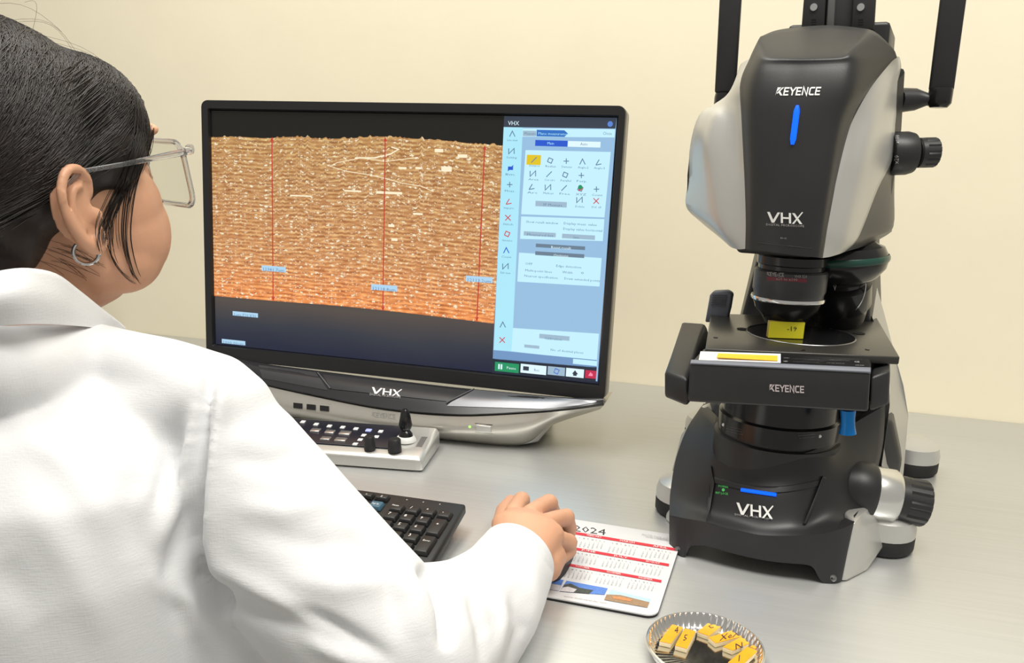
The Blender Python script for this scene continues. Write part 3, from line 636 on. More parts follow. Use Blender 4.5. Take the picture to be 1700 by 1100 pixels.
for (a, b), ms, r in zip(rows, months, range(3)):
    a, b = V(a), V(b); dn = V((-.7, 4.2))
    pquad('month_bar', [a, b, b + dn, a + dn], M_red)
    ux = (b - a); L = []; dv_ = V((-13, 25.5))
    for k, mname in enumerate(ms):
        v, f = text2d(mname); w = v[:, 0].max()
        p0 = a + ux * (.25 * k + .07) + dn * .85
        mk('month_name', [hp(*(p0 + ux * .11 * x / w + V((0, -2.6)) * y)) + V((0, 0, .0007)) for x, y in v], f, M_white, PAD, fixn=False)
        lst = []
        month = r * 4 + k + 1
        for c, ch in enumerate('SMTWTFS'):
            v, f = text2d(ch, 0 if False else 1); p0 = a + ux * (.25 * k + .03 + c * .031) + dv_ * .36
            lst.append(([hp(*(p0 + ux * .011 * x + V((0, -2.2)) * y)) + V((0, 0, .0005)) for x, y in v], f))
        for wk, week in enumerate(_cal.Calendar(6).monthdayscalendar(2024, month)):
            for c, dday in enumerate(week):
                if not dday: continue
                v, f = text2d(str(dday)); p0 = a + ux * (.25 * k + .026 + c * .031) + dv_ * (.50 + wk * .088)
                lst.append(([hp(*(p0 + ux * .0085 * x + V((0, -1.7)) * y)) + V((0, 0, .0005)) for x, y in v], f))
        vs, fs = join_vf(lst); mk('month_numbers', vs, fs, M_num, PAD, fixn=False)
v, f = text2d('2024'); decal_px('year_print', v / v[:, 0].max(), f, (952, 880.5), (53, 7.4), (3.5, -27), hp, M_ink, PAD, .0004)
for k in range(3):
    v, f = text2d('PRINTED PAPER AND GRAPHIC SUPPLY'[: (18, 26, 9)[k]]); decal_px('small_print', v / v[:, 0].max(), f, (1066 + k * 6 if k < 2 else 1092, 889 + k * 3.2), (44 if k < 2 else 16, 7 if k < 2 else 2.5), (0, -50 if k < 2 else -24), hp, M_greyp, PAD, .0004)
v, f = text2d('www.desk-calendar.com'); decal_px('small_print', v / v[:, 0].max(), f, (936, 990), (72, 12), (0, -40), hp, M_greyp, PAD, .0004)
M_sky = mat('print_sky_blue', (.10, .22, .60), .5, var=.25, scale=300); M_lsky = mat('print_pale_sky', (.45, .68, .85), .5, var=.2, scale=200); M_mtn = mat('print_dark_rock', (.06, .07, .06), .5, var=.6, scale=500); M_sand = mat('print_brown_field', (.34, .22, .13), .5, var=.4, scale=500); M_snow = mat('print_snow', (.62, .6, .62), .5, var=.3, scale=500)
pquad('photo_print', [(919, 960), (936, 963), (927, 981), (908, 978)], M_sky); pquad('photo_print', [(914, 969), (931, 972), (927, 981), (908, 978)], M_snow, .0006)
pquad('photo_print', [(940.5, 964), (1009, 976.7), (1003.5, 987.5), (929, 982)], M_sky); pquad('photo_print', [(937, 971), (947, 969), (962, 976), (985, 980), (978, 986), (929, 982)], M_mtn, .0006); pquad('photo_print', [(934, 976), (943, 974.5), (958, 979), (952, 984), (929, 982)], M_snow, .0008)
pquad('photo_print', [(1014, 979), (1080, 994.4), (1074.6, 1009), (1003, 996)], M_lsky); pquad('photo_print', [(1007, 987), (1030, 988), (1078, 1000), (1074.6, 1009), (1003, 996)], M_sand, .0006); pquad('photo_print', [(1016, 990), (1034, 992), (1050, 996), (1046, 999), (1018, 994)], mat('print_orange_roof', (.6, .25, .1), .5, var=.4, scale=600), .0008)

# ================================================================== weighing dish and coupons
dl, dr = PZ(1073, 1062, .012), PZ(1268, 1076, .012); dc = (dl + dr) / 2; dR = np.linalg.norm(dr - dl) / 2; dc[2] = 0
DISH = empty('weighing_dish', dc, 'round aluminium weighing dish with fluted rim holding orange coupons', 'dish')
N = 216; vs = []; fs = []
M_dish = mat('thin_aluminium', (.80, .80, .79), .16, 1.0, var=.03, bump=.05, bscale=80)
profd = [(.0, .0008), (dR * .80, .0008), (dR * .86, .0016), (dR * .955, .0115), (dR * .965, .0128), (dR * 1.0, .0122), (dR * 1.0, .0108), (dR * .975, .0108), (dR * .875, .0), (0, 0)]
for i, (r, z) in enumerate(profd):
    for k in range(N):
        t = 2 * math.pi * k / N; w = (.0007 * math.sin(t * 54) if 2 <= i <= 3 or i == 7 else 0)
        vs.append(dc + V(((r + w) * math.cos(t), (r + w) * math.sin(t), z)))
for i in range(len(profd) - 1):
    for k in range(N): k2 = (k + 1) % N; fs.append((i * N + k, i * N + k2, (i + 1) * N + k2, (i + 1) * N + k))
mk('pan', vs, fs, M_dish, DISH, smooth=True, angle=60)
lathe('rolled_rim', dc + V((0, 0, .0118)), (0, 0, 1), [(dR * .975, -.0006), (dR * .99, .0010), (dR * 1.005, .0006), (dR * 1.008, -.0008), (dR * .99, -.0012), (dR * .975, -.0006)], M_alu, DISH, 96, cap=False)
M_or = mat('orange_resin', (.80, .36, .015), .45, var=.15, scale=120); M_cream = mat('cream_laminate', (.72, .60, .38), .6, var=.08)
def C1(cx, cy): return (1050 + cx * .1412, 980 + cy * .1412)
def coupon(label, pts, mark, mpos, mux, muy, z=.0048, th=.0036, group='marked orange coupons in the dish'):
    top = [PZ(*C1(*p), z) for p in pts]; c = sum(top) / 4
    E_ = empty('orange_coupon', (c[0], c[1], .001), label, 'sample', group)
    prism('core', top, (0, 0, -th), M_cream, E_, bevel=.0003)
    ins = [c + (p - c) * .985 + V((0, 0, .0002)) for p in top]
    prism('orange_face', ins, (0, 0, .0004), M_or, E_)
    if mark:
        v, f = text2d(mark); decal_px('ink_mark', v, f, C1(*mpos), V(mux) * .1412, V(muy) * .1412, pz_hit(z + .0007), M_ink, E_, .0003)
coupon('orange coupon marked 4, leftmost in the dish', [(315, 600), (470, 400), (598, 438), (450, 630)], '4', (490, 500), (70, -10), (10, -75))
coupon('orange coupon marked 5 beside the one marked 4', [(500, 650), (610, 448), (748, 480), (640, 690)], '5', (595, 585), (75, -5), (15, -70))
coupon('orange coupon marked C at the rear of the dish', [(760, 490), (950, 335), (1085, 388), (900, 540)], 'C', (880, 440), (80, -5), (25, -55))
coupon('orange coupon marked XeX in two inks', [(890, 555), (1200, 462), (1345, 530), (975, 625)], 'XeX', (1020, 590), (88, -24), (20, -72))
coupon('orange coupon marked N at the right of the dish', [(1060, 665), (1290, 540), (1462, 590), (1175, 710)], 'N', (1215, 690), (90, -22), (-5, -70))
coupon('orange coupon marked 1, nearest the front of the dish', [(1120, 850), (1345, 665), (1475, 712), (1290, 880)], '1', (1245, 830), (80, -20), (10, -75), z=.0062, th=.0036)
coupon('small pale coupon leaning behind the one marked 1', [(1375, 665), (1470, 620), (1520, 655), (1440, 690)], None, None, None, None, z=.007)
bl = mat('blue_ink', (.05, .07, .22), .5, var=0)

for k in range(8):
    a_, b_ = PZ(*C1(570 + k * 27, 442 - (k % 3) * 8), .0013), PZ(*C1(556 + k * 29, 398 + (k % 2) * 10), .0013)
    tube('ink_stroke', [a_, (a_ + b_) / 2 + V((.0004, 0, 0)), b_], .00022, bl, DISH, 5)
# ================================================================== digital microscope
MA = math.radians(8); MO = V((.033, .7115, 0)); mlx = V((math.cos(MA), -math.sin(MA), 0)); mly = V((math.sin(MA), math.cos(MA), 0))
def ML(x, y, z): return MO + mlx * x + mly * y + V((0, 0, z))
def Lp(px, py, y):                                   # photo pixel on the plane at depth y of the microscope
    r = ray(px, py); return CAM + r * ((y - (CAM - MO) @ mly) / (r @ mly))
def MZ(px, py, z): return PZ(px, py, z)
def loc(P): q = V(P) - MO; return np.array([q @ mlx, q @ mly, q[2]])
MIC = empty('digital_microscope', ML(0, .12, 0), 'black and silver digital microscope standing at the right of the table', 'microscope')
BK = mly                                             # towards the back of the instrument
M_cowl = mat('graphite_cowl', (0.022, 0.022, 0.023), 0.40, var=0.06, bump=0.04, bscale=1400)
M_base = mat('black_base_shell', (0.020, 0.020, 0.022), 0.40, var=0.06, bump=0.04, bscale=1400)
M_blue = mat('blue_led', (0.0, 0.05, 0.5), 0.3, var=0, emit=(0.0, 0.10, 1.0), estr=1.4)
def LG(rows): return [[Lp(*p) for p in r] for r in rows]

# ---- base: feet, rear block, silver sides, black front shell
def foot(cx, cy, r=.033):
    c = ML(cx, cy, 0)
    lathe('foot', c, (0, 0, 1), [(r, .018), (r * 1.0, .026), (r * .92, .036), (r * .5, .045), (0.001, .047)], M_silver, MIC, 28)
    lathe('rubber_foot', c, (0, 0, 1), [(r * .9, 0), (r * 1.0, .004), (r * 1.0, .0165), (r * .97, .0178)], M_rubber, MIC, 28)
foot(-.094, .105); foot(.112, .118); foot(-.12, .36); foot(.148, .375)
# rear block joins everything
def lsec(name, secs, m, parent=MIC, bevel=.004, label=None, **kw):
    """loft of horizontal sections: (z, [(x,y)...]) in the microscope frame"""
    n = len(secs[0][1]); vs = [ML(x, y, z) for z, P in secs for x, y in P]; fs = []
    for i in range(len(secs) - 1):
        for k in range(n): k2 = (k + 1) % n; fs.append((i * n + k, i * n + k2, (i + 1) * n + k2, (i + 1) * n + k))
    fs += [tuple(range(n))[::-1], tuple(range((len(secs) - 1) * n, len(secs) * n))]
    return mk(name, vs, fs, m, parent, bevel=bevel, label=label, **kw)
lsec('base_block', [(.012, [(-.085, .12), (.095, .13), (.125, .20), (.14, .36), (-.115, .35), (-.115, .18)]), (.07, [(-.085, .14), (.09, .15), (.125, .20), (.125, .34), (-.105, .33), (-.105, .18)]),
                    (.115, [(-.08, .17), (.085, .18), (.11, .20), (.11, .31), (-.095, .30), (-.095, .2)])], M_base, bevel=.006)
# silver column shell (right and left cheeks of the stand) rising behind the stage
def cheek(name, pts, th, m=M_silver):
    def up(P): P = V(P); P[2] = max(P[2], .012); return P
    return prism(name, [up(Lp(*p)) for p in pts], th, m, MIC, bevel=.003)
cheek('column_cheek', [(1508, 690, .30), (1500, 640, .30), (1486, 590, .30), (1468, 520, .29), (1452, 462, .28), (1440, 455, .24), (1446, 520, .24), (1462, 560, .22), (1474, 610, .20), (1478, 672, .17), (1466, 772, .155), (1474, 880, .125), (1490, 880, .19), (1500, 785, .26)], (V((0, 0, 0)) + mlx * -.012 + mly * .05))
cheek('column_cheek', [(1166, 672, .17), (1130, 721, .145), (1110, 802, .12), (1101, 872, .095), (1106, 905, .07), (1116, 905, .055), (1116, 850, .075), (1122, 790, .10), (1140, 730, .125), (1172, 685, .155)], mlx * .012 + mly * .04)
# dark column body
lsec('column', [(.12, [(-.085, .24), (.085, .24), (.10, .36), (-.10, .36)]), (.30, [(-.055, .22), (.06, .22), (.07, .30), (-.07, .30)]), (.52, [(-.045, .17), (.05, .17), (.055, .25), (-.055, .25)])], M_black, bevel=.004)
# front shell traced rows: rim, wall, slope, crease, skirt
rows = [[(1163, 676, .165), (1187, 702, .115), (1200, 728, .075), (1230, 746, .048), (1280, 755, .038), (1335, 752, .045), (1375, 735, .07), (1402, 712, .115), (1470, 672, .165)],
        [(1140, 712, .130), (1170, 742, .090), (1188, 768, .060), (1225, 785, .038), (1278, 793, .030), (1332, 793, .036), (1372, 785, .055), (1410, 768, .090), (1466, 735, .150)],
        [(1122, 762, .095), (1152, 790, .062), (1180, 802, .042), (1222, 813, .026), (1272, 821, .019), (1322, 824, .026), (1364, 822, .044), (1405, 818, .070), (1452, 800, .120)],
        [(1113, 815, .055), (1140, 835, .034), (1172, 846, .022), (1212, 856, .012), (1262, 866, .006), (1312, 868, .012), (1350, 866, .026), (1392, 858, .042), (1440, 842, .080)],
        [(1111, 855, .020), (1136, 860, .010), (1166, 865, .004), (1206, 876, -.003), (1258, 887, -.005), (1308, 889, -.001), (1344, 888, .007), (1382, 882, .014), (1417, 868, .028)]]
shell, shbv = patch('base_front_shell', LG(rows), M_base, MIC, 6, 6, BK * .02)
hit_b = bvh_hit(shbv, .75)
arch = [(1126, 928), (1137, 928), (1143, 912), (1150, 905), (1163, 904), (1212, 917), (1276, 931), (1325, 935), (1348, 941), (1358, 955), (1366, 972), (1385, 972), (1397, 964)]
ax = np.array(arch, float)
skt = [(1111, 855, .020), (1122, 858, .015), (1136, 860, .010), (1150, 862, .007), (1166, 865, .004), (1186, 871, .0), (1206, 876, -.003), (1232, 882, -.005), (1258, 887, -.005), (1284, 889, -.004), (1308, 889, -.001), (1330, 889, .003), (1344, 888, .007), (1362, 886, .010), (1382, 882, .014), (1400, 876, .020), (1417, 868, .028)]
bots = [(1111, 909, .010), (1126, 928, -.003), (1137, 928, -.004), (1143, 912, -.004), (1151, 905, -.004), (1176, 907, -.006), (1208, 916, -.008), (1236, 923, -.008), (1264, 929, -.008), (1292, 933, -.006), (1314, 935, -.004), (1338, 937, -.001), (1350, 942, .001), (1358, 956, .004), (1366, 971, .006), (1385, 971, .010), (1397, 964, .016)]
def lift(P): P = V(P); P[2] = max(P[2], .001); return P
top_r = [Lp(*p) for p in skt]; bot_r = [lift(Lp(*p)) for p in bots]
mid_r = [(a + b) / 2 for a, b in zip(top_r, bot_r)]
skirt, skbv = patch('base_skirt', [top_r, mid_r, bot_r], M_base, MIC, 4, 3, BK * .012)
hit_k = bvh_hit(skbv, .72)
for px, py in ((1125, 912), (1383, 959)):
    P = hit_k(px, py); lathe('screw', P + BK * .001, -BK, [(.0034, 0), (.0034, .0016), (.0024, .0022), (.0010, .0012)], mat('dark_steel_screw', (.22, .22, .22), .3, .8, var=.05), MIC, 16)
# silver lower cheek on the right, thin silver edge on the left
sl = [(1440, 842, .080), (1419, 867, .029), (1407, 917, .022), (1397, 964, .016), (1408, 965, .020), (1440, 948, .050), (1466, 909, .085), (1472, 866, .105)]
prism('side_cheek', [lift(Lp(*p)) for p in sl], mly * .02 + mlx * -.01, M_silver, MIC, bevel=.002)
sl = [(1111, 800, .095), (1105, 850, .080), (1103, 890, .070), (1110, 910, .062), (1114, 905, .056), (1113, 850, .066)]
prism('side_cheek', [lift(Lp(*p)) for p in sl], mly * .02 + mlx * .008, M_silver, MIC, bevel=.001)
# recess flanks of the name panel
for pts in ([(1181, 770), (1187, 800), (1179, 846), (1173, 866), (1176, 835), (1178, 800)], [(1366, 789), (1372, 792), (1340, 868), (1334, 868), (1346, 840), (1357, 812)]):
    prism('recess_flank', [hit_b(*p) - BK * .0002 for p in pts], -BK * .0035 + V((0, 0, .0005)), M_base, MIC, bevel=.0008)
G = [[hit_b(1186 + (1364 - 1186) * t, 796 + 4 * t + 14 * math.sin(math.pi * t) + d) + -BK * .0018 for t in np.linspace(0, 1, 9)] for d in (-5, 0, 4)]
patch('recess_brow', G, M_base, MIC, 2, 2, BK * .003)
tube('status_light', [hit_b(1231 + 58 * t, 812 + 8.4 * t) - BK * .001 for t in np.linspace(0, 1, 6)], .0019, M_blue, MIC, 8)
v, f = vhx2d(); decal_px('maker_logo', v, f, (1224, 853), (62, 8.5), (-1.5, -19.5), hit_b, M_white, MIC, .0022)
v, f = text2d('DIGITAL MICROSCOPE'); decal_px('maker_logo_caption', v / v[:, 0].max(), f, (1220, 854.8), (62, 8), (0, -46), hit_b, M_greyp, MIC, .0012)
G_g = mat('green_status_print', (.05, .4, .08), .4, var=0, emit=(.12, .8, .18), estr=.35)
for s, x, y, w in (('POWER', 1193, 808, 16), ('INT LOCK', 1188, 819, 21)):
    v, f = text2d(s); decal_px('status_print', v / v[:, 0].max(), f, (x, y), (w, w * .11), (0, -w * 1.1), hit_b, G_g, MIC, .0012)
P = hit_b(1201, 812.5); lathe('status_led', P, -BK, [(.0016, 0), (.0014, .0012)], G_g, MIC, 10)
# side focus knob
kn0 = Lp(1420, 812, .105); kax = Lp(1506, 830, .118) - kn0; kl = np.linalg.norm(kax); kax /= kl
kr_ = .0285
lathe('knob_hub', kn0 - kax * .03, kax, [(kr_ * .8, 0), (kr_ * 1.08, .024), (kr_ * 1.10, .042), (kr_ * 1.0, .046)], M_base, MIC, 40)
lathe('knob_ring', kn0 + kax * .014, kax, [(kr_ * 1.0, 0), (kr_ * 1.0, .004), (kr_ * 1.0, .022), (kr_ * .9, .026)], M_alu, MIC, 40)
def gripknob(name, c, ax_, r, l, n=18, dep=.0012):
    x, y, a = frame_from(ax_); N = n * 4; vs = []; fs = []; pr = [(0.9, 0, 0), (1, .08, 0), (1, .30, 0), (1, .34, 1), (1, .94, 1), (.95, 1, .5)]
    for rr, h, g in pr:
        for k in range(N):
            t = 2 * math.pi * k / N; q = r * rr - (dep * g if (k % 4) == 0 else 0)
            vs.append(V(c) + a * h * l + q * (x * math.cos(t) + y * math.sin(t)))
    for i in range(len(pr) - 1):
        for k in range(N): k2 = (k + 1) % N; fs.append((i * N + k, i * N + k2, (i + 1) * N + k2, (i + 1) * N + k))
    fs += [tuple(range(N))[::-1], tuple(range((len(pr) - 1) * N, len(pr) * N))]
    return mk(name, vs, fs, M_black, MIC, smooth=True, angle=25)
gripknob('focus_knob', kn0 + kax * .038, kax, .0240, .032)
kb_ = BVHTree.FromPolygons([Vector(p) for p in lathe_vs(kn0 + kax * .038, kax, [(.0242, 0), (.0242, .032)], 40)[0]], lathe_vs(kn0 + kax * .038, kax, [(.0242, 0), (.0242, .032)], 40)[1])
v, f = text2d('DOWN .::: UP'); decal_px('knob_print', v / v[:, 0].max(), f, (1491, 866), (3, -36), (-36, -6), bvh_hit(kb_, .8), M_white, MIC, .0004)

# ---- turntable ring under the stage
rc = ML(-.003, .098, 0)
lathe('turntable_base', rc, (0, 0, 1), [(.064, .085), (.064, .112), (.060, .1135), (.060, .116)], M_black, MIC, 48)
lathe('turntable_ring', rc, (0, 0, 1), [(.061, .116), (.061, .134), (.058, .136), (.057, .165)], M_blackg, MIC, 48)
rv, rf = lathe_vs(rc, (0, 0, 1), [(.0612, .114), (.0612, .1345)], 48); hit_r = bvh_hit(BVHTree.FromPolygons([Vector(p) for p in rv], rf), .72)
for x, y, rot, al in ((1203, 707, .22, 0), (1323, 725, -.10, 1)):
    for k, s in enumerate(('E20 2.0 (x100-300)', 'Rotate stage', 'to move stage')):
        v, f = text2d(s); decal_px('ring_print', v / v[:, 0].max(), f, (x + 2 + k, y + k * 4.2 - (6 if al else 0)), (26, 26 * rot), (0, -26 * .17 * 1.0 if False else -3.0), hit_r, M_greyp, MIC, .0005)
    P = hit_r(1201 if not al else 1361, 705 if not al else 724); lathe('ring_mark', P + BK * .0005, -BK, [(.0017, 0), (.0015, .001)], M_white, MIC, 12)
# blue lever under the stage
a = Lp(1408, 680, .03); b = Lp(1407, 719, .03)
tube('blue_lever', [a, a * .6 + b * .4, a * .3 + b * .7, b], [.0068, .0062, .0065, .0078], mat('blue_anodised', (.0, .20, .62), .25, .3, var=.05), MIC, 16)

# ---- stage
P4 = lambda pts, z: [PZ(*p, z) for p in pts]
ZS = .2165                                           # top of the stage plate
pl = P4([(1171, 578), (1494, 592), (1456, 527), (1180, 520)], ZS)
plc = sum(pl) / 4
# plate with two slotted holes and a round insert
prism('stage_plate', pl, (0, 0, -.0075), mat('anodised_plate', (.040, .038, .034), .30, .2, var=.08), MIC, bevel=.0012)
ic = (PZ(1240, 549, ZS) + PZ(1418, 560, ZS)) / 2 ; ir = np.linalg.norm(PZ(1240, 549, ZS) - PZ(1418, 560, ZS)) / 2
lathe('round_insert', ic, (0, 0, 1), [(ir * 1.01, -.001), (ir * 1.01, .0004), (ir * .995, .0008), (ir * .985, .0002)], M_blackg, MIC, 64)
lathe('insert_edge', ic, (0, 0, 1), [(ir * 1.0, .0003), (ir * 1.012, .0007), (ir * 1.02, .0002)], mat('worn_edge', (.25, .25, .25), .3, .6, var=.1), MIC, 64, cap=False)
for px, py in ((1233, 546), (1426, 553)):
    c = PZ(px, py, ZS + .0003); lathe('insert_slot', c, (0, 0, 1), [(.006, 0), (.006, .0004)], mat('deep_black', (.003, .003, .003), .9, var=0), MIC, 24)
for px, py in ((1333, 581), (1440, 580), (1188, 560)):
    c = PZ(px, py, ZS + .0002); lathe('stage_screw', c, (0, 0, 1), [(.0022, 0), (.0022, .0004)], M_blackg, MIC, 12)
# stage body: wide block with chamfered front corners
zt, zb = .2075, .168
topb = [(1146, 597, -.018), (1445, 613, .012)]
fl, fr_ = Lp(1145, 597, -.012), Lp(1445, 612, .012)
def dn(P, h): return V(P) - V((0, 0, h))
hF = .040
fpl = [Lp(1145, 602, -.022), Lp(1445, 618, .004), Lp(1441, 684, .004), Lp(1141, 667, -.022)]
hexa('stage_front', [fpl[3], fpl[2], fpl[2] + BK * .05, fpl[3] + BK * .05, fpl[0], fpl[1], fpl[1] + BK * .06 + V((0, 0, .002)), fpl[0] + BK * .06 + V((0, 0, .002))], M_black, MIC, bevel=.0025, label='black stage front with maker name')
chm = [Lp(1147, 596, -.019), Lp(1446, 609, .007), Lp(1446, 618, .003), Lp(1145, 603, -.023)]
prism('stage_chamfer', chm, BK * .004 - V((0, 0, .003)), M_grey, MIC, bevel=.0008)
lw = [Lp(1103, 616, .012), Lp(1141, 628, -.004), Lp(1141, 676, -.004), Lp(1102, 660, .012)]
hexa('stage_wing', [lw[3], lw[2], lw[2] + BK * .16, lw[3] + BK * .16, lw[0], lw[1], PZ(1172, 536, .2065), PZ(1131, 533, .2065)], M_black, MIC, bevel=.004)
rw = [Lp(1446, 625, .018), Lp(1478, 614, .03), Lp(1476, 672, .03), Lp(1443, 684, .018)]
hexa('stage_wing', [rw[3], rw[2], rw[2] + BK * .16, rw[3] + BK * .16, rw[0], rw[1], rw[1] + BK * .16, rw[0] + BK * .16], M_black, MIC, bevel=.003)
# warning label strip on the stage top edge
def stz(px, py): return Lp(px, py, float(np.interp(px, [1140, 1446], [-.0065, .0155])))
lab = [Lp(1163, 583, -.011), Lp(1296, 587, .008), Lp(1296, 602, -.004), Lp(1160, 597, -.018)]
prism('warning_label', lab, V((0, 0, -.0008)) + BK * .001, mat('white_label', (.85, .84, .80), .5, var=.02), MIC)
lb2 = [Lp(1192, 586, -.0085), Lp(1291, 590, .0045), Lp(1291, 598.5, -.0025), Lp(1190, 593, -.0135)]
prism('warning_label_field', [p + V((0, 0, .0002)) - BK * .0006 for p in lb2], V((0, 0, -.0004)), mat('orange_label', (.85, .45, .02), .5, var=.1, scale=300), MIC)
lbv = BVHTree.FromPolygons([Vector(Lp(*p)) for p in ((1290, 584, .008), (1446, 592, .026), (1446, 612, .010), (1290, 604, -.006))], [(0, 1, 2, 3)])
hit_t = bvh_hit(lbv, .72)
prism('rating_plate', [Lp(1298, 588, .007), Lp(1444, 596, .024), Lp(1444, 609, .012), Lp(1298, 602, -.004)], V((0, 0, -.0008)) + BK * .002, M_blackg, MIC)
for x, y, s, w in ((1301, 594, 'CLASS 1', 9), (1301, 600, 'LED', 7), (1315, 595, 'CAUTION HIGH TEMPERATURE', 46), (1317, 600, 'DO NOT TOUCH THE STAGE', 42), (1378, 597, 'KEEP HANDS CLEAR', 32), (1372, 602, 'VH-S30 STAGE', 30), (1418, 601, 'CE', 9), (1420, 606, 'JAPAN', 14)):
    v, f = text2d(s); decal_px('plate_print', v / v[:, 0].max(), f, (x, y), (w, w * .045), (0, -3.4 * (1 if w > 10 else 1.1)), hit_t, M_greyp, MIC, .0022)
fb = BVHTree.FromPolygons([Vector(p) for p in fpl], [(0, 1, 2, 3)])
v, f = keyence2d(); decal_px('maker_name', v, f, (1277, 649), (59, 3.2), (0, -11.5), bvh_hit(fb, .7), mat('pinkish_grey_print', (.52, .45, .46), .4, var=0), MIC, .001)
# lock lever at the rear left of the stage
lv = [(1170, 535), (1178, 490), (1184, 483), (1208, 482), (1216, 488), (1212, 512), (1206, 535)]
lvp = [Lp(*p, .17) for p in lv]; prism('lock_lever', lvp, BK * .012, M_grey, MIC, bevel=.002)
for k in range(5):
    y = 489 + k * 4; prism('lever_rib', [Lp(1183 - k * .7, y, .1695), Lp(1207 - k * .7, y, .1695), Lp(1207 - k * .7, y + 1.8, .1695), Lp(1183 - k * .7, y + 1.8, .1695)], -BK * .001, mat('lever_rib_grey', (.06, .065, .08), .5, var=0), MIC)

# ---- objective lenses
lc = Lp(1313, 452, .10); lx0 = loc(lc)
def lz(py): return float(loc(Lp(1313, py, .10))[2])
def ring(name, pts, m, n=48): return lathe(name, ML(lx0[0], .10, 0), (0, 0, 1), [(r, lz(py)) for py, r in pts][::-1], m, MIC, n)
ring('lens_mount', [(424, .034), (437, .034), (439, .032), (446, .032)], M_blackg)
ring('lens_barrel', [(446, .034), (449, .0355), (480, .0355), (486, .034), (491, .034)], M_dark)
ring('lens_ring', [(491, .036), (494, .0365), (497, .036)], M_chrome)
ring('lens_tip', [(497, .034), (512, .031), (524, .024), (536, .020)], M_blackg)
bv_, bf_ = lathe_vs(ML(lx0[0], .10, 0), (0, 0, 1), [(.0357, lz(484)), (.0357, lz(447))], 48); hit_o = bvh_hit(BVHTree.FromPolygons([Vector(p) for p in bv_], bf_), .75)
M_redp = mat('dull_red_band', (.22, .03, .05), .45, var=.05)
v = np.array([(t, y) for y in (0, 1) for t in np.linspace(0, 1, 9)]); f = [(i, i + 1, 10 + i, 9 + i) for i in range(8)]
decal_px('red_band', v, f, (1273, 465), (67, 4), (0, -6), hit_o, M_redp, MIC, .0004)
v, f = keyence2d(); decal_px('maker_name', v, f, (1273, 457.5), (29, 2.2), (0, -6.5), hit_o, M_greyp, MIC, .0006)
v, f = text2d('VHX E20'); decal_px('lens_print', v / v[:, 0].max(), f, (1319, 461), (21, .6), (0, -27), hit_o, M_greyp, MIC, .0006)
v, f = text2d('x20 to x100'); decal_px('lens_print', v / v[:, 0].max(), f, (1288, 464.5), (36, 2), (0, -36 * .9), hit_o, M_greyp, MIC, .0010)
tv, tf = lathe_vs(ML(lx0[0], .10, 0), (0, 0, 1), [(.0235, lz(524)), (.0345, lz(497))], 48); hit_q = bvh_hit(BVHTree.FromPolygons([Vector(p) for p in tv], tf), .75)
for k in range(11):
    v, f = rect2d(); decal_px('scale_mark', v, f, (1322 + k * 4, 503.5 - .02 * (k - 5) ** 2), (1.0, 0), (0, -(5 if k % 4 == 0 else 3)), hit_q, M_greyp, MIC, .0005)
# revolver with the second, tilted lens
rv0 = Lp(1390, 424, .150)
lathe('revolver', rv0, V((.10, 0, -1)), [(.028, -.016), (.045, -.008), (.050, .003), (.047, .014), (.039, .023), (.026, .030)], M_blackg, MIC, 48)
a = Lp(1398, 445, .16); ax2 = Lp(1388, 540, .19) - a; ax2 /= np.linalg.norm(ax2)
lathe('second_lens', a, ax2, [(.024, 0), (.026, .012), (.031, .016), (.033, .04), (.030, .045), (.028, .06)], M_blackg, MIC, 40)
v, f = text2d('V'); mk('lens_print', [Lp(1383 + x * 7, 482 - y * 11, .118) for x, y in v], f, M_greyp, MIC)
lathe('green_ring', rv0, V((.10, 0, -1)), [(.0495, .000), (.0506, .002), (.0506, .005), (.0495, .007)], mat('green_tinted_edge', (.012, .06, .045), .25, var=.1), MIC, 48, cap=False)
tube('chrome_arc', [Lp(*p, .15) for p in crom(np.array([(1434, 452), (1437, 474), (1432, 496), (1420, 514), (1402, 526)], float), 4)], .0008, M_chrome, MIC, 6)

# ---- head
hr = [[(1262, 61, .085), (1290, 50, .10), (1335, 44, .105), (1380, 42, .105), (1425, 46, .105), (1453, 53, .10), (1482, 80, .115), (1489, 94, .125)],
      [(1256, 72, .075), (1273, 88, .050), (1310, 91, .042), (1345, 91, .040), (1398, 89, .044), (1420, 83, .052), (1470, 83, .100), (1488, 96, .122)],
      [(1244, 98, .068), (1262, 107, .042), (1305, 108, .034), (1343, 108, .032), (1395, 106, .036), (1425, 104, .048), (1462, 103, .088), (1477, 106, .110)],
      [(1229, 138, .060), (1250, 150, .036), (1290, 152, .027), (1332, 152, .024), (1385, 150, .028), (1415, 149, .038), (1436, 148, .062), (1444, 148, .082)],
      [(1231, 200, .052), (1248, 205, .032), (1282, 207, .024), (1320, 208, .020), (1365, 208, .024), (1392, 206, .032), (1407, 205, .050), (1413, 205, .062)],
      [(1236, 300, .042), (1250, 302, .028), (1278, 303, .021), (1311, 305, .018), (1350, 306, .021), (1374, 306, .028), (1384, 306, .040), (1387, 306, .046)],
      [(1238, 368, .038), (1250, 370, .028), (1275, 371, .022), (1304, 373, .019), (1340, 375, .022), (1362, 376, .028), (1371, 376, .036), (1374, 376, .040)],
      [(1237, 413, .038), (1249, 415, .030), (1273, 417, .025), (1300, 421, .022), (1332, 425, .025), (1354, 427, .030), (1363, 428, .036), (1366, 428, .040)]]
cowl, cwbv = patch('front_cowl', LG(hr), M_cowl, MIC, 6, 6, BK * .012)
hit_h = bvh_hit(cwbv, .74)
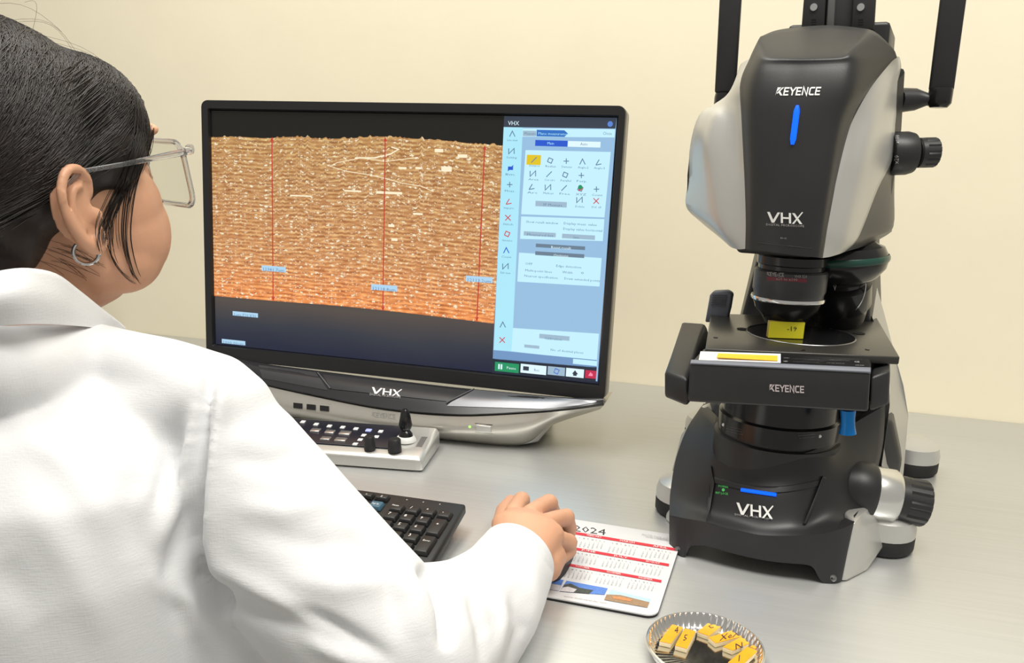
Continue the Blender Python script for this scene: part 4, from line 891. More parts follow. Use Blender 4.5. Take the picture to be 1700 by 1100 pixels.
# lower name strip seams
for x in (1268, 1318):
    tube('cowl_seam', [hit_h(x, 402 + (x - 1237) * .1), hit_h(x, 416 + (x - 1237) * .1)], .0004, M_rubber, MIC, 4)
tube('cowl_seam', [hit_h(1240 + 124 * t, 401 + 13 * t) for t in np.linspace(0, 1, 8)], .0004, M_rubber, MIC, 4)
sr = [[(1244, 98, .068), (1238, 101, .078), (1230, 106, .092), (1228, 110, .110)],
      [(1229, 138, .060), (1222, 141, .070), (1214, 146, .086), (1212, 152, .112)],
      [(1230, 172, .056), (1222, 175, .066), (1196, 172, .088), (1184, 174, .116)],
      [(1231, 200, .052), (1224, 212, .062), (1182, 192, .078), (1160, 192, .118)],
      [(1233, 240, .048), (1224, 246, .058), (1172, 240, .070), (1146, 240, .118)],
      [(1236, 300, .042), (1219, 306, .050), (1180, 310, .062), (1142, 300, .118)],
      [(1238, 352, .039), (1215, 360, .046), (1189, 366, .056), (1139, 342, .118)],
      [(1238, 388, .038), (1214, 392, .045), (1200, 394, .054), (1163, 368, .112)],
      [(1237, 413, .038), (1224, 414, .045), (1212, 410, .056), (1200, 398, .085)]]
Gs = np.array(LG(sr)); Gs = np.array([crom(Gs[:, j], 5) for j in range(4)]).transpose(1, 0, 2)
Gs = np.array([[r_[int(t)] * (1 - t % 1) + r_[min(int(t) + 1, 3)] * (t % 1) for t in np.linspace(0, 3, 13)] for r_ in Gs])
for _k in range(2): Gs[:, 1:-1] = Gs[:, 1:-1] * .6 + (Gs[:, :-2] + Gs[:, 2:]) * .2
lp_, _ = patch('side_panel', Gs, M_silver, MIC, 1, 1, BK * .012 + mlx * .004, dns=False)
rr = [[(1488, 96, .122), (1490, 94, .128), (1492, 94, .136), (1494, 96, .145)],
      [(1477, 106, .110), (1483, 108, .120), (1490, 112, .132), (1495, 116, .146)],
      [(1444, 148, .082), (1458, 150, .092), (1476, 152, .112), (1492, 154, .146)],
      [(1413, 205, .062), (1428, 206, .070), (1456, 208, .090), (1486, 208, .142)],
      [(1397, 256, .052), (1412, 258, .058), (1443, 262, .078), (1482, 262, .135)],
      [(1387, 306, .046), (1400, 308, .052), (1428, 310, .070), (1458, 312, .110)],
      [(1374, 376, .040), (1386, 378, .046), (1410, 378, .062), (1433, 376, .092)],
      [(1368, 405, .040), (1380, 405, .046), (1402, 404, .060), (1420, 402, .082)],
      [(1366, 428, .040), (1378, 426, .048), (1392, 422, .060), (1402, 418, .072)]]
rp_, rpbv = patch('side_panel', LG(rr), M_silver, MIC, 5, 5, BK * .012 - mlx * .004)
# dark rear housing
dr_ = [[(1494, 96, .145), (1496, 110, .16), (1494, 130, .19)], [(1495, 116, .146), (1496, 130, .16), (1494, 150, .19)], [(1492, 154, .146), (1493, 160, .16), (1492, 170, .19)], [(1486, 208, .142), (1488, 210, .16), (1488, 215, .19)],
       [(1482, 262, .135), (1485, 262, .16), (1486, 262, .19)], [(1458, 312, .110), (1482, 312, .155), (1485, 312, .19)], [(1433, 376, .092), (1480, 376, .155), (1481, 376, .19)], [(1420, 402, .082), (1452, 394, .13), (1478, 386, .18)], [(1402, 418, .072), (1430, 410, .11), (1455, 400, .16)]]
patch('rear_side', LG(dr_), mat('dark_side_plastic', (.06, .058, .054), .35, var=.08), MIC, 4, 4, -mlx * .006)
dl_ = [[(1228, 110, .110), (1230, 112, .15), (1236, 118, .19)], [(1212, 152, .112), (1216, 156, .15), (1222, 160, .19)], [(1184, 174, .116), (1190, 178, .15), (1200, 184, .19)], [(1160, 192, .118), (1166, 198, .15), (1180, 206, .19)], [(1146, 240, .118), (1152, 244, .15), (1168, 250, .19)], [(1142, 300, .118), (1148, 304, .15), (1164, 306, .19)], [(1139, 342, .118), (1146, 344, .15), (1160, 340, .19)], [(1163, 368, .112), (1170, 364, .15), (1180, 356, .19)], [(1200, 398, .085), (1200, 392, .14), (1204, 384, .19)]]
patch('rear_side', LG(dl_), mat('dark_side_plastic', (.06, .058, .054), .35, var=.08), MIC, 4, 4, mlx * .006)
prism('edge_screw_strip', [Lp(*p) for p in ((1141, 290, .116), (1144, 262, .117), (1150, 262, .117), (1152, 352, .112), (1140, 343, .116))], BK * .006, M_blackg, MIC, bevel=.0006)
# core filling the head and its underside
c0 = loc(Lp(1311, 300, .12))[0]
lsec('head_core', [(.312, [(c0 - .045, .06), (c0 + .04, .06), (c0 + .06, .12), (c0 + .08, .205), (c0 - .04, .205), (c0 - .04, .12)]), (.355, [(c0 - .06, .075), (c0 + .06, .075), (c0 + .095, .15), (c0 + .095, .215), (c0 - .075, .215), (c0 - .08, .13)]),
                   (.42, [(c0 - .06, .075), (c0 + .062, .075), (c0 + .095, .16), (c0 + .095, .215), (c0 - .09, .215), (c0 - .09, .14)]), (.475, [(c0 - .03, .09), (c0 + .045, .09), (c0 + .09, .15), (c0 + .09, .20), (c0 - .06, .20), (c0 - .055, .13)])], M_black, bevel=.004)
lsec('head_floor', [(.300, [(c0 - .033, .05), (c0 + .034, .05), (c0 + .045, .15), (c0 - .03, .15)]), (.314, [(c0 - .04, .05), (c0 + .04, .05), (c0 + .055, .18), (c0 - .04, .18)])], M_black, bevel=.003)
v, f = keyence2d(); decal_px('maker_name', v, f, (1287, 158.5), (75, -.8), (1.5, -13.5), hit_h, M_white, MIC, .0006, slant=.02)
tube('head_light', [hit_h(1324 - 8.5 * t, 175 + 65 * t) - BK * .0003 for t in np.linspace(0, 1, 8)], [.0014] + [.0026] * 6 + [.0014], M_blue, MIC, 10)
v, f = vhx2d(); decal_px('maker_logo', v, f, (1275, 369), (60, 3), (-1.5, -17.5), hit_h, M_white, MIC, .0006)
v, f = text2d('DIGITAL MICROSCOPE'); decal_px('maker_logo_caption', v / v[:, 0].max(), f, (1272, 374), (63, 3), (0, -50), hit_h, M_greyp, MIC, .0006)
v, f = text2d('DC'); decal_px('small_print', v / v[:, 0].max(), f, (1296, 396), (10, .6), (0, -4.5), hit_h, M_greyp, MIC, .0006)
# vent slots on the right edge
for k in range(9):
    y = 146 + k * 9.6; x = 1486 - k * .5
    prism('vent_slot', [Lp(x, y, .141), Lp(x + 3, y, .143), Lp(x + 2.6, y + 4.5, .143), Lp(x - .4, y + 4.5, .141)], BK * .004, mat('deep_black', (.003, .003, .003), .9, var=0), MIC)
# adjustment knob on the right of the head
ka = Lp(1484, 255, .15); kx = Lp(1546, 253, .165) - ka; kl = np.linalg.norm(kx); kx /= kl
lathe('side_knob_hub', ka - kx * .006, kx, [(.0195, 0), (.0205, .002), (.0205, .018), (.0190, .0235), (.016, .025)], M_black, MIC, 32)
gripknob('side_knob', ka + kx * .022, kx, .0142, .0185, 14, .0009)
for px, py, s in ((1491, 238, 'x100'), (1490, 272, 'x20'), (1524, 262, 'UP')):
    v, f = text2d(s); tv, tf = lathe_vs(ka - kx * .006, kx, [(.0208, 0), (.0208, .02)], 32) if px < 1520 else lathe_vs(ka + kx * .022, kx, [(.0145, 0), (.0145, .02)], 32)
    decal_px('knob_print', v / v[:, 0].max(), f, (px + 1.5, py), (.6, -14), (-16, -.5), bvh_hit(BVHTree.FromPolygons([Vector(p) for p in tv], tf), .8), M_greyp, MIC, .0004)
# antennas
def antenna(p_top, p_bot, y, w):
    a, b = Lp(*p_top, y), Lp(*p_bot, y); u = (b - a) / np.linalg.norm(b - a); a = a - u * .12
    s = mlx; d = BK
    hexa('antenna', [b - s * w - d * .004, b + s * w - d * .004, b + s * w + d * .004, b - s * w + d * .004, a - s * w * 1.05 - d * .004, a + s * w * 1.05 - d * .004, a + s * w * 1.05 + d * .004, a - s * w * 1.05 + d * .004], M_black, MIC, bevel=.0025)
    return b
b1 = antenna((1213, 0), (1204, 155), .19, .0112)
lathe('antenna_joint', b1 - V((0, 0, .004)), (0, 0, -1), [(.0105, -.004), (.0112, 0), (.0112, .010), (.009, .012)], M_blackg, MIC, 20)
b2 = antenna((1582, 0), (1562, 152), .19, .0112)
lathe('antenna_joint', b2 + V((0, 0, .003)), (0, 0, -1), [(.0108, 0), (.0112, .002), (.0112, .014), (.008, .018)], M_blackg, MIC, 20)
jl = Lp(1566, 166, .19)
tube('antenna_arm', [Lp(1490, 166, .18), Lp(1500, 166, .185), Lp(1520, 165, .19), Lp(1540, 165, .19), jl], [.0105, .0115, .0105, .006, .006], M_black, MIC, 12)
# rack column above the head
def rail(x0, x1, xt0, xt1, y, m, nm='rail', d=.02):
    a, b, c, e = Lp(x0, 50, y), Lp(x1, 50, y), Lp(xt1, 0, y), Lp(xt0, 0, y); k = 2.2
    c2, e2 = b + (c - b) * k, a + (e - a) * k
    return prism(nm, [a, b, c2, e2], BK * d, m, MIC, bevel=.0015)
rail(1330, 1368, 1334, 1371, .155, M_black); rail(1413, 1451, 1416, 1454, .155, M_black); rail(1366, 1415, 1369, 1418, .165, M_dark, 'rack_back', .03)
rail(1371, 1384, 1374, 1387, .156, mat('steel_rod', (.16, .16, .16), .3, .5, var=.05), 'rack_rod', .01)
for x in (1351, 1429):
    P = Lp(x, 12, .154); lathe('screw', P + BK * .002, -BK, [(.0034, 0), (.0034, .0028), (.0018, .0026)], M_chrome, MIC, 16)
    for k in range(3): prism('rail_notch', [Lp(x - 4, 31 + k * 4, .1545), Lp(x + 4, 31 + k * 4, .1545), Lp(x + 4, 32.6 + k * 4, .1545), Lp(x - 4, 32.6 + k * 4, .1545)], BK * .001, mat('deep_black', (.003, .003, .003), .9, var=0), MIC)

# ---- sample on the stage
q0, q1 = PZ(1275, 560, ZS + .0009), PZ(1333, 562, ZS + .0009); sx_ = (q1 - q0); sw = np.linalg.norm(sx_); sx_ /= sw; sy_ = V((-sx_[1], sx_[0], 0))
YS = empty('yellow_sample_block', (q0 + q1) / 2 + sy_ * .003, 'small upright yellow sample block on the round black stage insert', 'sample')
M_yel = mat('yellow_paper', (.98, .88, .03), .5, var=.05)
rT = pplane(1276, 533, q0, -sy_)[2]; sh = rT - q0[2]
prism('block', [q0, q1, q1 + sy_ * .007, q0 + sy_ * .007], (0, 0, sh), mat('ochre_resin', (.55, .42, .10), .5, var=.1, scale=200), YS, bevel=.0003)
prism('yellow_face', [q0, q1, q1 + V((0, 0, sh)), q0 + V((0, 0, sh))], -sy_ * .0004, M_yel, YS)
v, f = text2d('-19'); decal_px('ink_mark', v / v[:, 0].max(), f, (1307, 549), (16, .6), (0, -14), lambda px, py: pplane(px, py, q0 - sy_ * .0005, -sy_), M_ink, YS, .0004)
# ================================================================== person
def sphere_vf(c, r, ax=None, n=20, m=14):
    r = V(r) if not np.isscalar(r) else V((r, r, r)); ax = np.eye(3) if ax is None else np.array(ax); vs = []; fs = []
    for i in range(m + 1):
        p = math.pi * i / m
        for k in range(n):
            t = 2 * math.pi * k / n; q = V((math.sin(p) * math.cos(t), math.sin(p) * math.sin(t), math.cos(p))) * r
            vs.append(V(c) + q @ ax)
    for i in range(m):
        for k in range(n): k2 = (k + 1) % n; fs.append((i * n + k, (i + 1) * n + k, (i + 1) * n + k2, i * n + k2))
    return vs, fs
def remesh(parts, voxel, smooth=6, fac=.5):
    vs, fs = join_vf(parts); me = bpy.data.meshes.new('tmp'); me.from_pydata([tuple(v) for v in vs], [], fs); me.update()
    bm = bmesh.new(); bm.from_mesh(me); bmesh.ops.remove_doubles(bm, verts=bm.verts, dist=1e-6); bmesh.ops.recalc_face_normals(bm, faces=bm.faces); bm.to_mesh(me); bm.free()
    o = bpy.data.objects.new('tmp', me); COL.objects.link(o)
    md = o.modifiers.new('r', 'REMESH'); md.mode = 'VOXEL'; md.voxel_size = voxel; md.use_smooth_shade = True
    if smooth: ms = o.modifiers.new('s', 'SMOOTH'); ms.factor = fac; ms.iterations = smooth
    dg = bpy.context.evaluated_depsgraph_get(); res = bpy.data.meshes.new_from_object(o.evaluated_get(dg))
    bpy.data.objects.remove(o); bpy.data.meshes.remove(me); return res
def mesh_np(me):
    a = np.empty(len(me.vertices) * 3); me.vertices.foreach_get('co', a); n = np.empty(len(me.vertices) * 3); me.vertex_normals.foreach_get('vector', n)
    return a.reshape(-1, 3), n.reshape(-1, 3)
def set_np(me, co): me.vertices.foreach_set('co', co.ravel()); me.update()
def bvh_me(me): return BVHTree.FromPolygons([v.co.copy() for v in me.vertices], [tuple(p.vertices) for p in me.polygons])
def zc(P): return float((V(P) - CAM) @ RC[:, 2])

PSN = empty('person', (-.48, .40, -.30), 'person with dark tied hair in a white lab coat, facing the monitor', 'person')
# ---- head frame
yaw, pit = math.radians(10), math.radians(7)
hf = V((math.sin(yaw) * math.cos(pit), math.cos(yaw) * math.cos(pit), math.sin(pit))); hrx = V((math.cos(yaw), -math.sin(yaw), 0)); hu = np.cross(hrx, hf)
EAR = PY(142, 350, .43); HS = 1.0
HC = EAR - hrx * .074 * HS
HAX = np.array([hrx, hf, hu])
def H(x, y, z): return HC + HS * (hrx * x + hf * y + hu * z)
def hl(c, r): return sphere_vf(H(*c), V(r) * HS, HAX)
def htube(pts, rad, n=10): return tube_vs([H(*p) for p in pts], [r * HS for r in rad], n)
head = [hl((0, -.010, .044), (.074, .096, .073)), hl((0, .028, .002), (.064, .070, .088)), hl((0, .032, -.038), (.059, .054, .042)), hl((0, .062, -.062), (.024, .020, .018)),
        hl((.038, .050, -.006), (.030, .032, .036)), hl((-.038, .050, -.006), (.030, .032, .036)), hl((.034, .046, -.042), (.030, .032, .030)), hl((-.034, .046, -.042), (.030, .032, .030)), hl((.040, .052, -.024), (.027, .033, .040)), hl((-.040, .052, -.024), (.027, .033, .040)),
        htube([(0, .086, .036), (0, .097, .018), (0, .107, .002)], [.007, .008, .0095]), hl((.009, .099, -.002), (.007, .008, .006)), hl((-.009, .099, -.002), (.007, .008, .006)),
        hl((0, .088, -.034), (.021, .010, .0055)), hl((0, .084, -.043), (.019, .010, .0065)), hl((.030, .082, .046), (.026, .012, .007)), hl((-.030, .082, .046), (.026, .012, .007)),
        hl((.030, .072, .028), (.018, .016, .012)), hl((-.030, .072, .028), (.018, .016, .012))]
for s in (1, -1):
    EK = .83
    ep = [(.006, .010), (.006, .024), (-.004, .034), (-.017, .033), (-.026, .020), (-.026, .003), (-.020, -.012), (-.012, -.023), (-.003, -.029), (.004, -.024), (.006, -.014)]
    xo = [.076, .079, .084, .089, .092, .091, .088, .085, .082, .079, .076]
    pp = crom(np.array([(s * (.074 + (x - .076) * .8), y * EK, z * EK) for x, (y, z) in zip(xo, ep)]), 4)
    head.append(htube(pp, list(np.interp(np.linspace(0, 1, len(pp)), [0, .15, .5, .75, .85, 1], [.0028, .0034, .0034, .0048, .0060, .0040])), 10))
    head.append(hl((s * .0755, -.010, .003), (.0035, .015, .024)))
    an = crom(np.array([(s * .079, -.002, .017), (s * .082, -.010, .016), (s * .0825, -.014, .007), (s * .081, -.012, -.005), (s * .079, -.008, -.012)]), 3); head.append(htube(an, [.0028] * len(an), 8))
    head.append(hl((s * .077, .005, -.004), (.004, .0045, .006)))
# ---- neck, trunk core and right arm core (inside the coat)
NB = V((-.500, .428, .205))
neck = tube_vs([H(0, -.012, -.01), H(0, -.014, -.045), (H(0, -.02, -.06) + NB) / 2, NB, NB - V((0, .01, .05))], [(.050, .052), (.047, .050), (.048, .050), (.050, .048), (.05, .045)], 24)
core = tube_vs([NB - V((0, .005, .03)), NB - V((0, .02, .12)), NB - V((0, .03, .30)), NB - V((0, .03, .45))], [(.05, .04), (.07, .05), (.07, .05), (.08, .06)], 24)
def pc(px, py, Y, rpx): P = PY(px, py, Y); return P, rpx * zc(P) / FPX
arm_px = [(345, 664, .425, 84), (382, 716, .425, 97), (426, 802, .425, 121), (480, 894, .425, 137), (556, 988, .425, 142), (645, 1068, .43, 138)]
W_ = PZ(868, 918, .044); elb = PY(690, 1085, .445)
armP = [pc(*a) for a in arm_px]
fore = [(PY(690, 1082, .45), .066), (elb * .62 + W_ * .38 + V((.006, 0, -.008)), .052), (elb * .3 + W_ * .7 + V((.005, 0, -.005)), .041), (W_ * .92 + elb * .08, .0365)]
armc = tube_vs([NB - V((-.03, 0, .05)), armP[0][0], armP[3][0], elb, W_], [.02, .022, .026, .026, .022], 16)
# ---- right hand on the mouse
def hz(px, py, z): return PZ(px, py, z)
mcp = [hz(853, 850, .050), hz(882, 852, .056), hz(905, 868, .055), hz(917, 893, .048)]
pip = [hz(866, 830, .045), hz(911, 835, .050), hz(939, 859, .047), hz(943, 900, .036)]
hand = [tube_vs([W_ - (mcp[1] - W_) * .5, W_, W_ * .5 + mcp[1] * .5 + V((0, 0, .004)), W_ * .2 + (mcp[1] + mcp[2]) * .4], [(.026, .020), (.027, .020), (.035, .019), (.036, .015)], 20)]
for k in range(4):
    d = pip[k] - mcp[k]; d[2] = 0; d /= np.linalg.norm(d)
    dip = pip[k] + d * (.010, .011, .007, .004)[k] + V((0, 0, -.014)); tip = dip + d * .001 + V((0, 0, -.010))
    if k == 3: dip = pip[k] + d * .003 + V((0, 0, -.009)); tip = pip[k] - d * .012 + V((0, 0, -.015))
    r = (.0088, .0092, .0090, .0086)[k]
    root = W_ * .45 + mcp[k] * .55 + V((0, 0, -.002))
    hand.append(tube_vs([root, mcp[k], (mcp[k] + pip[k]) / 2 + V((0, 0, .001)), pip[k], (pip[k] + dip) / 2, dip, tip], [r * 1.1, r * 1.08, r * .98, r * 1.03, r * .92, r * .92, r * .7], 12))
    hand.append(sphere_vf(mcp[k] + V((0, 0, -.001)), r * 1.12)); hand.append(sphere_vf(pip[k], r * 1.05)); hand.append(sphere_vf(tip, r * .72))
    if k < 3: hand.append(tube_vs([W_ * .3 + mcp[k] * .35 + mcp[k + 1] * .35, (mcp[k] + mcp[k + 1]) / 2 + V((0, 0, -.006))], [.014, .010], 10))
hand.append(tube_vs([W_ + V((.006, .0, -.012)), W_ * .5 + mcp[3] * .5 + V((.008, 0, -.014)), mcp[3] + V((.004, 0, -.012))], [.020, .019, .013], 14))
th0 = W_ + V((-.012, .012, -.008)); th = [th0, PZ(836, 868, .032), PZ(838, 848, .026), PZ(848, 832, .022)]
hand.append(tube_vs(th, [.014, .0115, .0098, .0075], 12)); hand.append(sphere_vf(th[-1], .0076))
body_me = remesh(head + [neck, core, armc] + hand, .0020, 5)
body_bv = bvh_me(body_me)
def skin():
    m = mat('warm_skin', (.64, .345, .215), .48, var=.10, scale=25, bump=.10, bscale=420, Subsurface_Weight=.12, Subsurface_Scale=.006)
    m.node_tree.nodes['Principled BSDF'].inputs['Subsurface Radius'].default_value = (1, .35, .2); return m
for p in body_me.polygons: p.use_smooth = True
link('body', body_me, skin(), PSN)
for s in (1, -1):
    lathe('eye', H(s * .030, .070, .028), hf, [(.001, -.0115), (.008, -.008), (.0118, 0), (.0095, .0072), (.006, .0102), (.001, .0118)], mat('eye_white', (.8, .78, .74), .2, var=.03), PSN, 20)
    c = [H(s * (.014 + .034 * t), .0865 - .018 * t * t, .030 + .006 * math.sin(math.pi * t)) for t in np.linspace(0, 1, 8)]
    tube('eyelash', c, .0009, mat('dark_hair', (.012, .009, .008), .4, var=.2), PSN, 5)
    c = [H(s * (.012 + .042 * t), .095 - .024 * t * t, .050 + .006 * math.sin(math.pi * t * .8)) for t in np.linspace(0, 1, 8)]
    tube('eyebrow', c, [.0012, .0022, .0024, .0022, .002, .0016, .0012, .0006], mat('dark_hair', (.012, .009, .008), .4, var=.2), PSN, 6)

# ---- coat
byaw = math.radians(8); br = V((math.cos(byaw), -math.sin(byaw), 0)); bf = V((math.sin(byaw), math.cos(byaw), 0))
def tsec(cx, cy, z, hw, hd, n=40, e=2.4):
    out = []
    for k in range(n):
        t = 2 * math.pi * k / n; c, s = math.cos(t), math.sin(t)
        out.append(V((cx, cy, z)) + br * hw * math.copysign(abs(c) ** (2 / e), c) + bf * hd * math.copysign(abs(s) ** (2 / e), s))
    return out
secs = [(-.497, .430, .240, .068, .058), (-.497, .426, .224, .10, .070), (-.495, .418, .203, .138, .094), (-.492, .410, .170, .160, .110), (-.490, .403, .12, .165, .117), (-.490, .392, .05, .165, .112), (-.490, .380, -.05, .165, .104), (-.490, .376, -.16, .168, .106), (-.49, .374, -.30, .175, .110), (-.49, .374, -.42, .18, .112)]
R_ = [tsec(*s) for s in secs]; n = 40
tv = [p for r in R_ for p in r]; tf = [(i * n + k, i * n + (k + 1) % n, (i + 1) * n + (k + 1) % n, (i + 1) * n + k) for i in range(len(R_) - 1) for k in range(n)] + [tuple(range(n))[::-1], tuple(range((len(R_) - 1) * n, len(R_) * n))]
def chain(PR, n=24):
    P = crom([p for p, r in PR], 5); r = crom(np.array([[r] for p, r in PR]), 5)[:, 0]; return tube_vs(P, list(r), n)
sh_in = V((-.43, .425, .172))
sleeve_u = chain([(sh_in, .055), (armP[0][0], armP[0][1] * 1.0)] + armP[1:] + [(elb, .064)])
sleeve_f = chain(fore)
nkr = chain([pc(-90, 622, .35, 78), pc(10, 618, .36, 76), pc(80, 606, .39, 68), pc(150, 594, .42, 54)])
shl = chain([pc(120, 590, .425, 60), pc(205, 606, .425, 60), pc(280, 628, .425, 70), pc(350, 664, .425, 86)])
und = chain([pc(330, 820, .41, 70), pc(350, 930, .41, 80), pc(400, 1040, .41, 80), pc(440, 1140, .41, 80)])
lsh = V((-.655, .435, .165)); larm = chain([(V((-.56, .43, .17)), .055), (lsh, .052), (lsh + V((-.05, .03, -.10)), .052), (lsh + V((-.06, .10, -.19)), .05)])
lfo = chain([(lsh + V((-.06, .10, -.19)), .05), (lsh + V((.0, .17, -.13)), .042), (lsh + V((.06, .24, -.115)), .036)])
coat_me = remesh([(tv, tf), sleeve_u, sphere_vf(armP[0][0] + V((0, 0, -.004)), armP[0][1] * 1.02), sleeve_f, shl, nkr, und, sphere_vf(elb, .064), larm, lfo], .0030, 18, .5)
co, no = mesh_np(coat_me)
def segd(Q, pts):
    """pixel distance to a polyline and parameter along it"""
    best = np.full(len(Q), 1e9); par = np.zeros(len(Q)); sgn = np.zeros(len(Q)); L = len(pts) - 1
    for i in range(L):
        a, b = V(pts[i]), V(pts[i + 1]); ab = b - a; t = np.clip(((Q - a) @ ab) / (ab @ ab), 0, 1); d = Q - (a + t[:, None] * ab); dd = np.hypot(d[:, 0], d[:, 1])
        m = dd < best; best[m] = dd[m]; par[m] = (i + t[m]) / L; sgn[m] = np.sign(ab[0] * d[m, 1] - ab[1] * d[m, 0])
    return best, par, sgn
Q = proj(co); face = ((CAM - co) * no).sum(1) > -.002 * 1
near = (co[:, 0] > -.62)
def fold(pts, amp, w, taper=True):
    d, t, s = segd(Q, pts); g = np.exp(-(d / w) ** 2) * (np.sin(np.pi * np.clip(t * .92 + .04, 0, 1)) ** .6 if taper else 1)
    co[face & near] += (no * (amp * g)[:, None])[face & near]
# armhole seam and the drag folds of the back panel
fold([(356, 606), (344, 660), (336, 740), (331, 830), (328, 900), (340, 955), (372, 1010)], -.0095, 10, False)
fold([(372, 612), (360, 700), (352, 800), (350, 900), (366, 960)], .0060, 14)
fold([(322, 690), (306, 790), (290, 840), (268, 900)], .0075, 14); fold([(300, 700), (282, 790), (262, 850)], -.006, 18); fold([(312, 830), (296, 900), (280, 960), (300, 1030)], -.0055, 16)
fold([(262, 960), (310, 1000), (338, 1060)], .0055, 18); fold([(225, 780), (215, 850), (230, 930)], -.004, 30); fold([(20, 700), (110, 770), (170, 860)], .0025, 24); fold([(40, 820), (120, 930), (180, 1060)], .003, 34); fold([(0, 930), (60, 1030)], -.003, 40)
# sleeve wrinkles around the elbow
fold([(345, 968), (420, 1010), (500, 1050), (580, 1075)], -.006, 16); fold([(360, 940), (440, 985), (520, 1020)], .004, 18); fold([(420, 880), (520, 905), (600, 900)], -.0025, 22); fold([(470, 960), (560, 975), (640, 965)], .003, 22); fold([(706, 950), (726, 975), (738, 1010), (742, 1060)], -.0110, 10, False); fold([(640, 930), (690, 990), (705, 1060)], .004, 24)
fold([(500, 1010), (560, 1040), (640, 1090)], -.006, 12); fold([(430, 1020), (520, 1062), (610, 1110)], .005, 14); fold([(380, 760), (450, 770), (510, 750)], -.0022, 18); fold([(395, 840), (470, 850), (560, 830)], .0022, 20); fold([(590, 900), (640, 960), (660, 1040)], -.004, 16)
# forearm folds
fold([(780, 985), (800, 1040), (806, 1100)], -.005, 10); fold([(826, 970), (838, 1030), (826, 1100)], .004, 10); fold([(852, 985), (868, 1040), (850, 1100)], -.005, 9); fold([(886, 950), (892, 1000), (880, 1060)], .003, 12); fold([(745, 935), (800, 930), (850, 950)], .0028, 12); fold([(750, 960), (800, 962), (845, 985)], -.0028, 10); fold([(812, 905), (850, 897), (895, 910), (918, 945)], -.0015, 4, False)
# broad soft unevenness
ph = rng.uniform(0, 6.28, (10, 1)); kv = rng.normal(0, 1, (10, 3)) * np.array([16, 16, 10]); co += no * (0.0009 * np.sin(kv @ co.T + ph).sum(0) / 2.2)[:, None]
ck = (co[:, 1] > .485) & (co[:, 2] < .0015) & (co[:, 2] > -.06); co[ck, 2] = .0015
set_np(coat_me, co)
for p in coat_me.polygons: p.use_smooth = True
def cloth():
    m = bpy.data.materials.new('white_cotton_cloth'); m.use_nodes = True; nt = m.node_tree; b = nt.nodes['Principled BSDF']
    b.inputs['Base Color'].default_value = (.74, .745, .76, 1); b.inputs['Roughness'].default_value = .85; b.inputs['Sheen Weight'].default_value = .15
    tc = nd(nt, 'ShaderNodeTexCoord'); h = None
    for sc in ((900, 900, 160), (160, 160, 1100)):
        mp = nd(nt, 'ShaderNodeMapping'); mp.inputs['Scale'].default_value = sc; nt.links.new(tc.outputs['Object'], mp.inputs[0])
        n_ = nd(nt, 'ShaderNodeTexNoise', Scale=1.0, Detail=2.0); nt.links.new(mp.outputs[0], n_.inputs['Vector'])
        if h is None: h = n_
        else:
            a = nd(nt, 'ShaderNodeMath', operation='ADD'); nt.links.new(h.outputs['Fac'], a.inputs[0]); nt.links.new(n_.outputs['Fac'], a.inputs[1]); h = a
    bp = nd(nt, 'ShaderNodeBump', Strength=.22, Distance=.0006); nt.links.new(h.outputs[0], bp.inputs['Height']); nt.links.new(bp.outputs[0], b.inputs['Normal'])
    return m
M_cloth = cloth()
coat = link('lab_coat', coat_me, M_cloth, PSN); md = coat.modifiers.new('soften', 'SMOOTH'); md.factor = .5; md.iterations = 3
coat_bv = bvh_me(coat_me); hit_c = bvh_hit(coat_bv, .55)
# seam stitching line, collar
def ctube(name, pts, r, off=.0004):
    P = [hit_c(*p) for p in crom(np.array(pts, float), 6)]; return tube(name, [p - ray(*proj(p)[0]) / np.linalg.norm(ray(*proj(p)[0])) * off for p in P], r, M_cloth, coat, 6)
ctop_ = [(-45, 462, .345), (0, 450, .352), (45, 446, .362), (92, 455, .385), (130, 482, .410), (165, 510, .432), (196, 534, .450), (208, 545, .455)]
cmid_ = [(-45, 500, .335), (0, 492, .342), (45, 490, .354), (92, 497, .376), (125, 512, .400), (158, 527, .424), (188, 540, .446), (206, 547, .455)]
cbot_ = [(-45, 545, .336), (0, 541, .343), (45, 538, .354), (86, 538, .372), (120, 540, .395), (152, 543, .418), (182, 546, .442), (205, 549, .455)]
CG = [[PY(*p) for p in r] for r in (ctop_, cmid_, cbot_)]
patch('collar', CG, M_cloth, coat, 6, 4, (-.002, .0025, 0))
band = [[PY(px, py, Y + .012) for px, py, Y in ctop_], [PY(px, py + 40, Y + .018) for px, py, Y in ctop_]]
patch('collar_stand', band, M_cloth, coat, 3, 4, (-.003, .003, 0))
# cuff hem ring at the sleeve end
cax = (mcp[1] - elb) / np.linalg.norm(mcp[1] - elb); cu = W_ * .92 + elb * .08
lathe('cuff_hem', cu, cax, [(.034, -.012), (.0352, -.006), (.0352, .002), (.0340, .0032), (.0325, .002), (.0325, -.012)], M_cloth, coat, 48, cap=False)

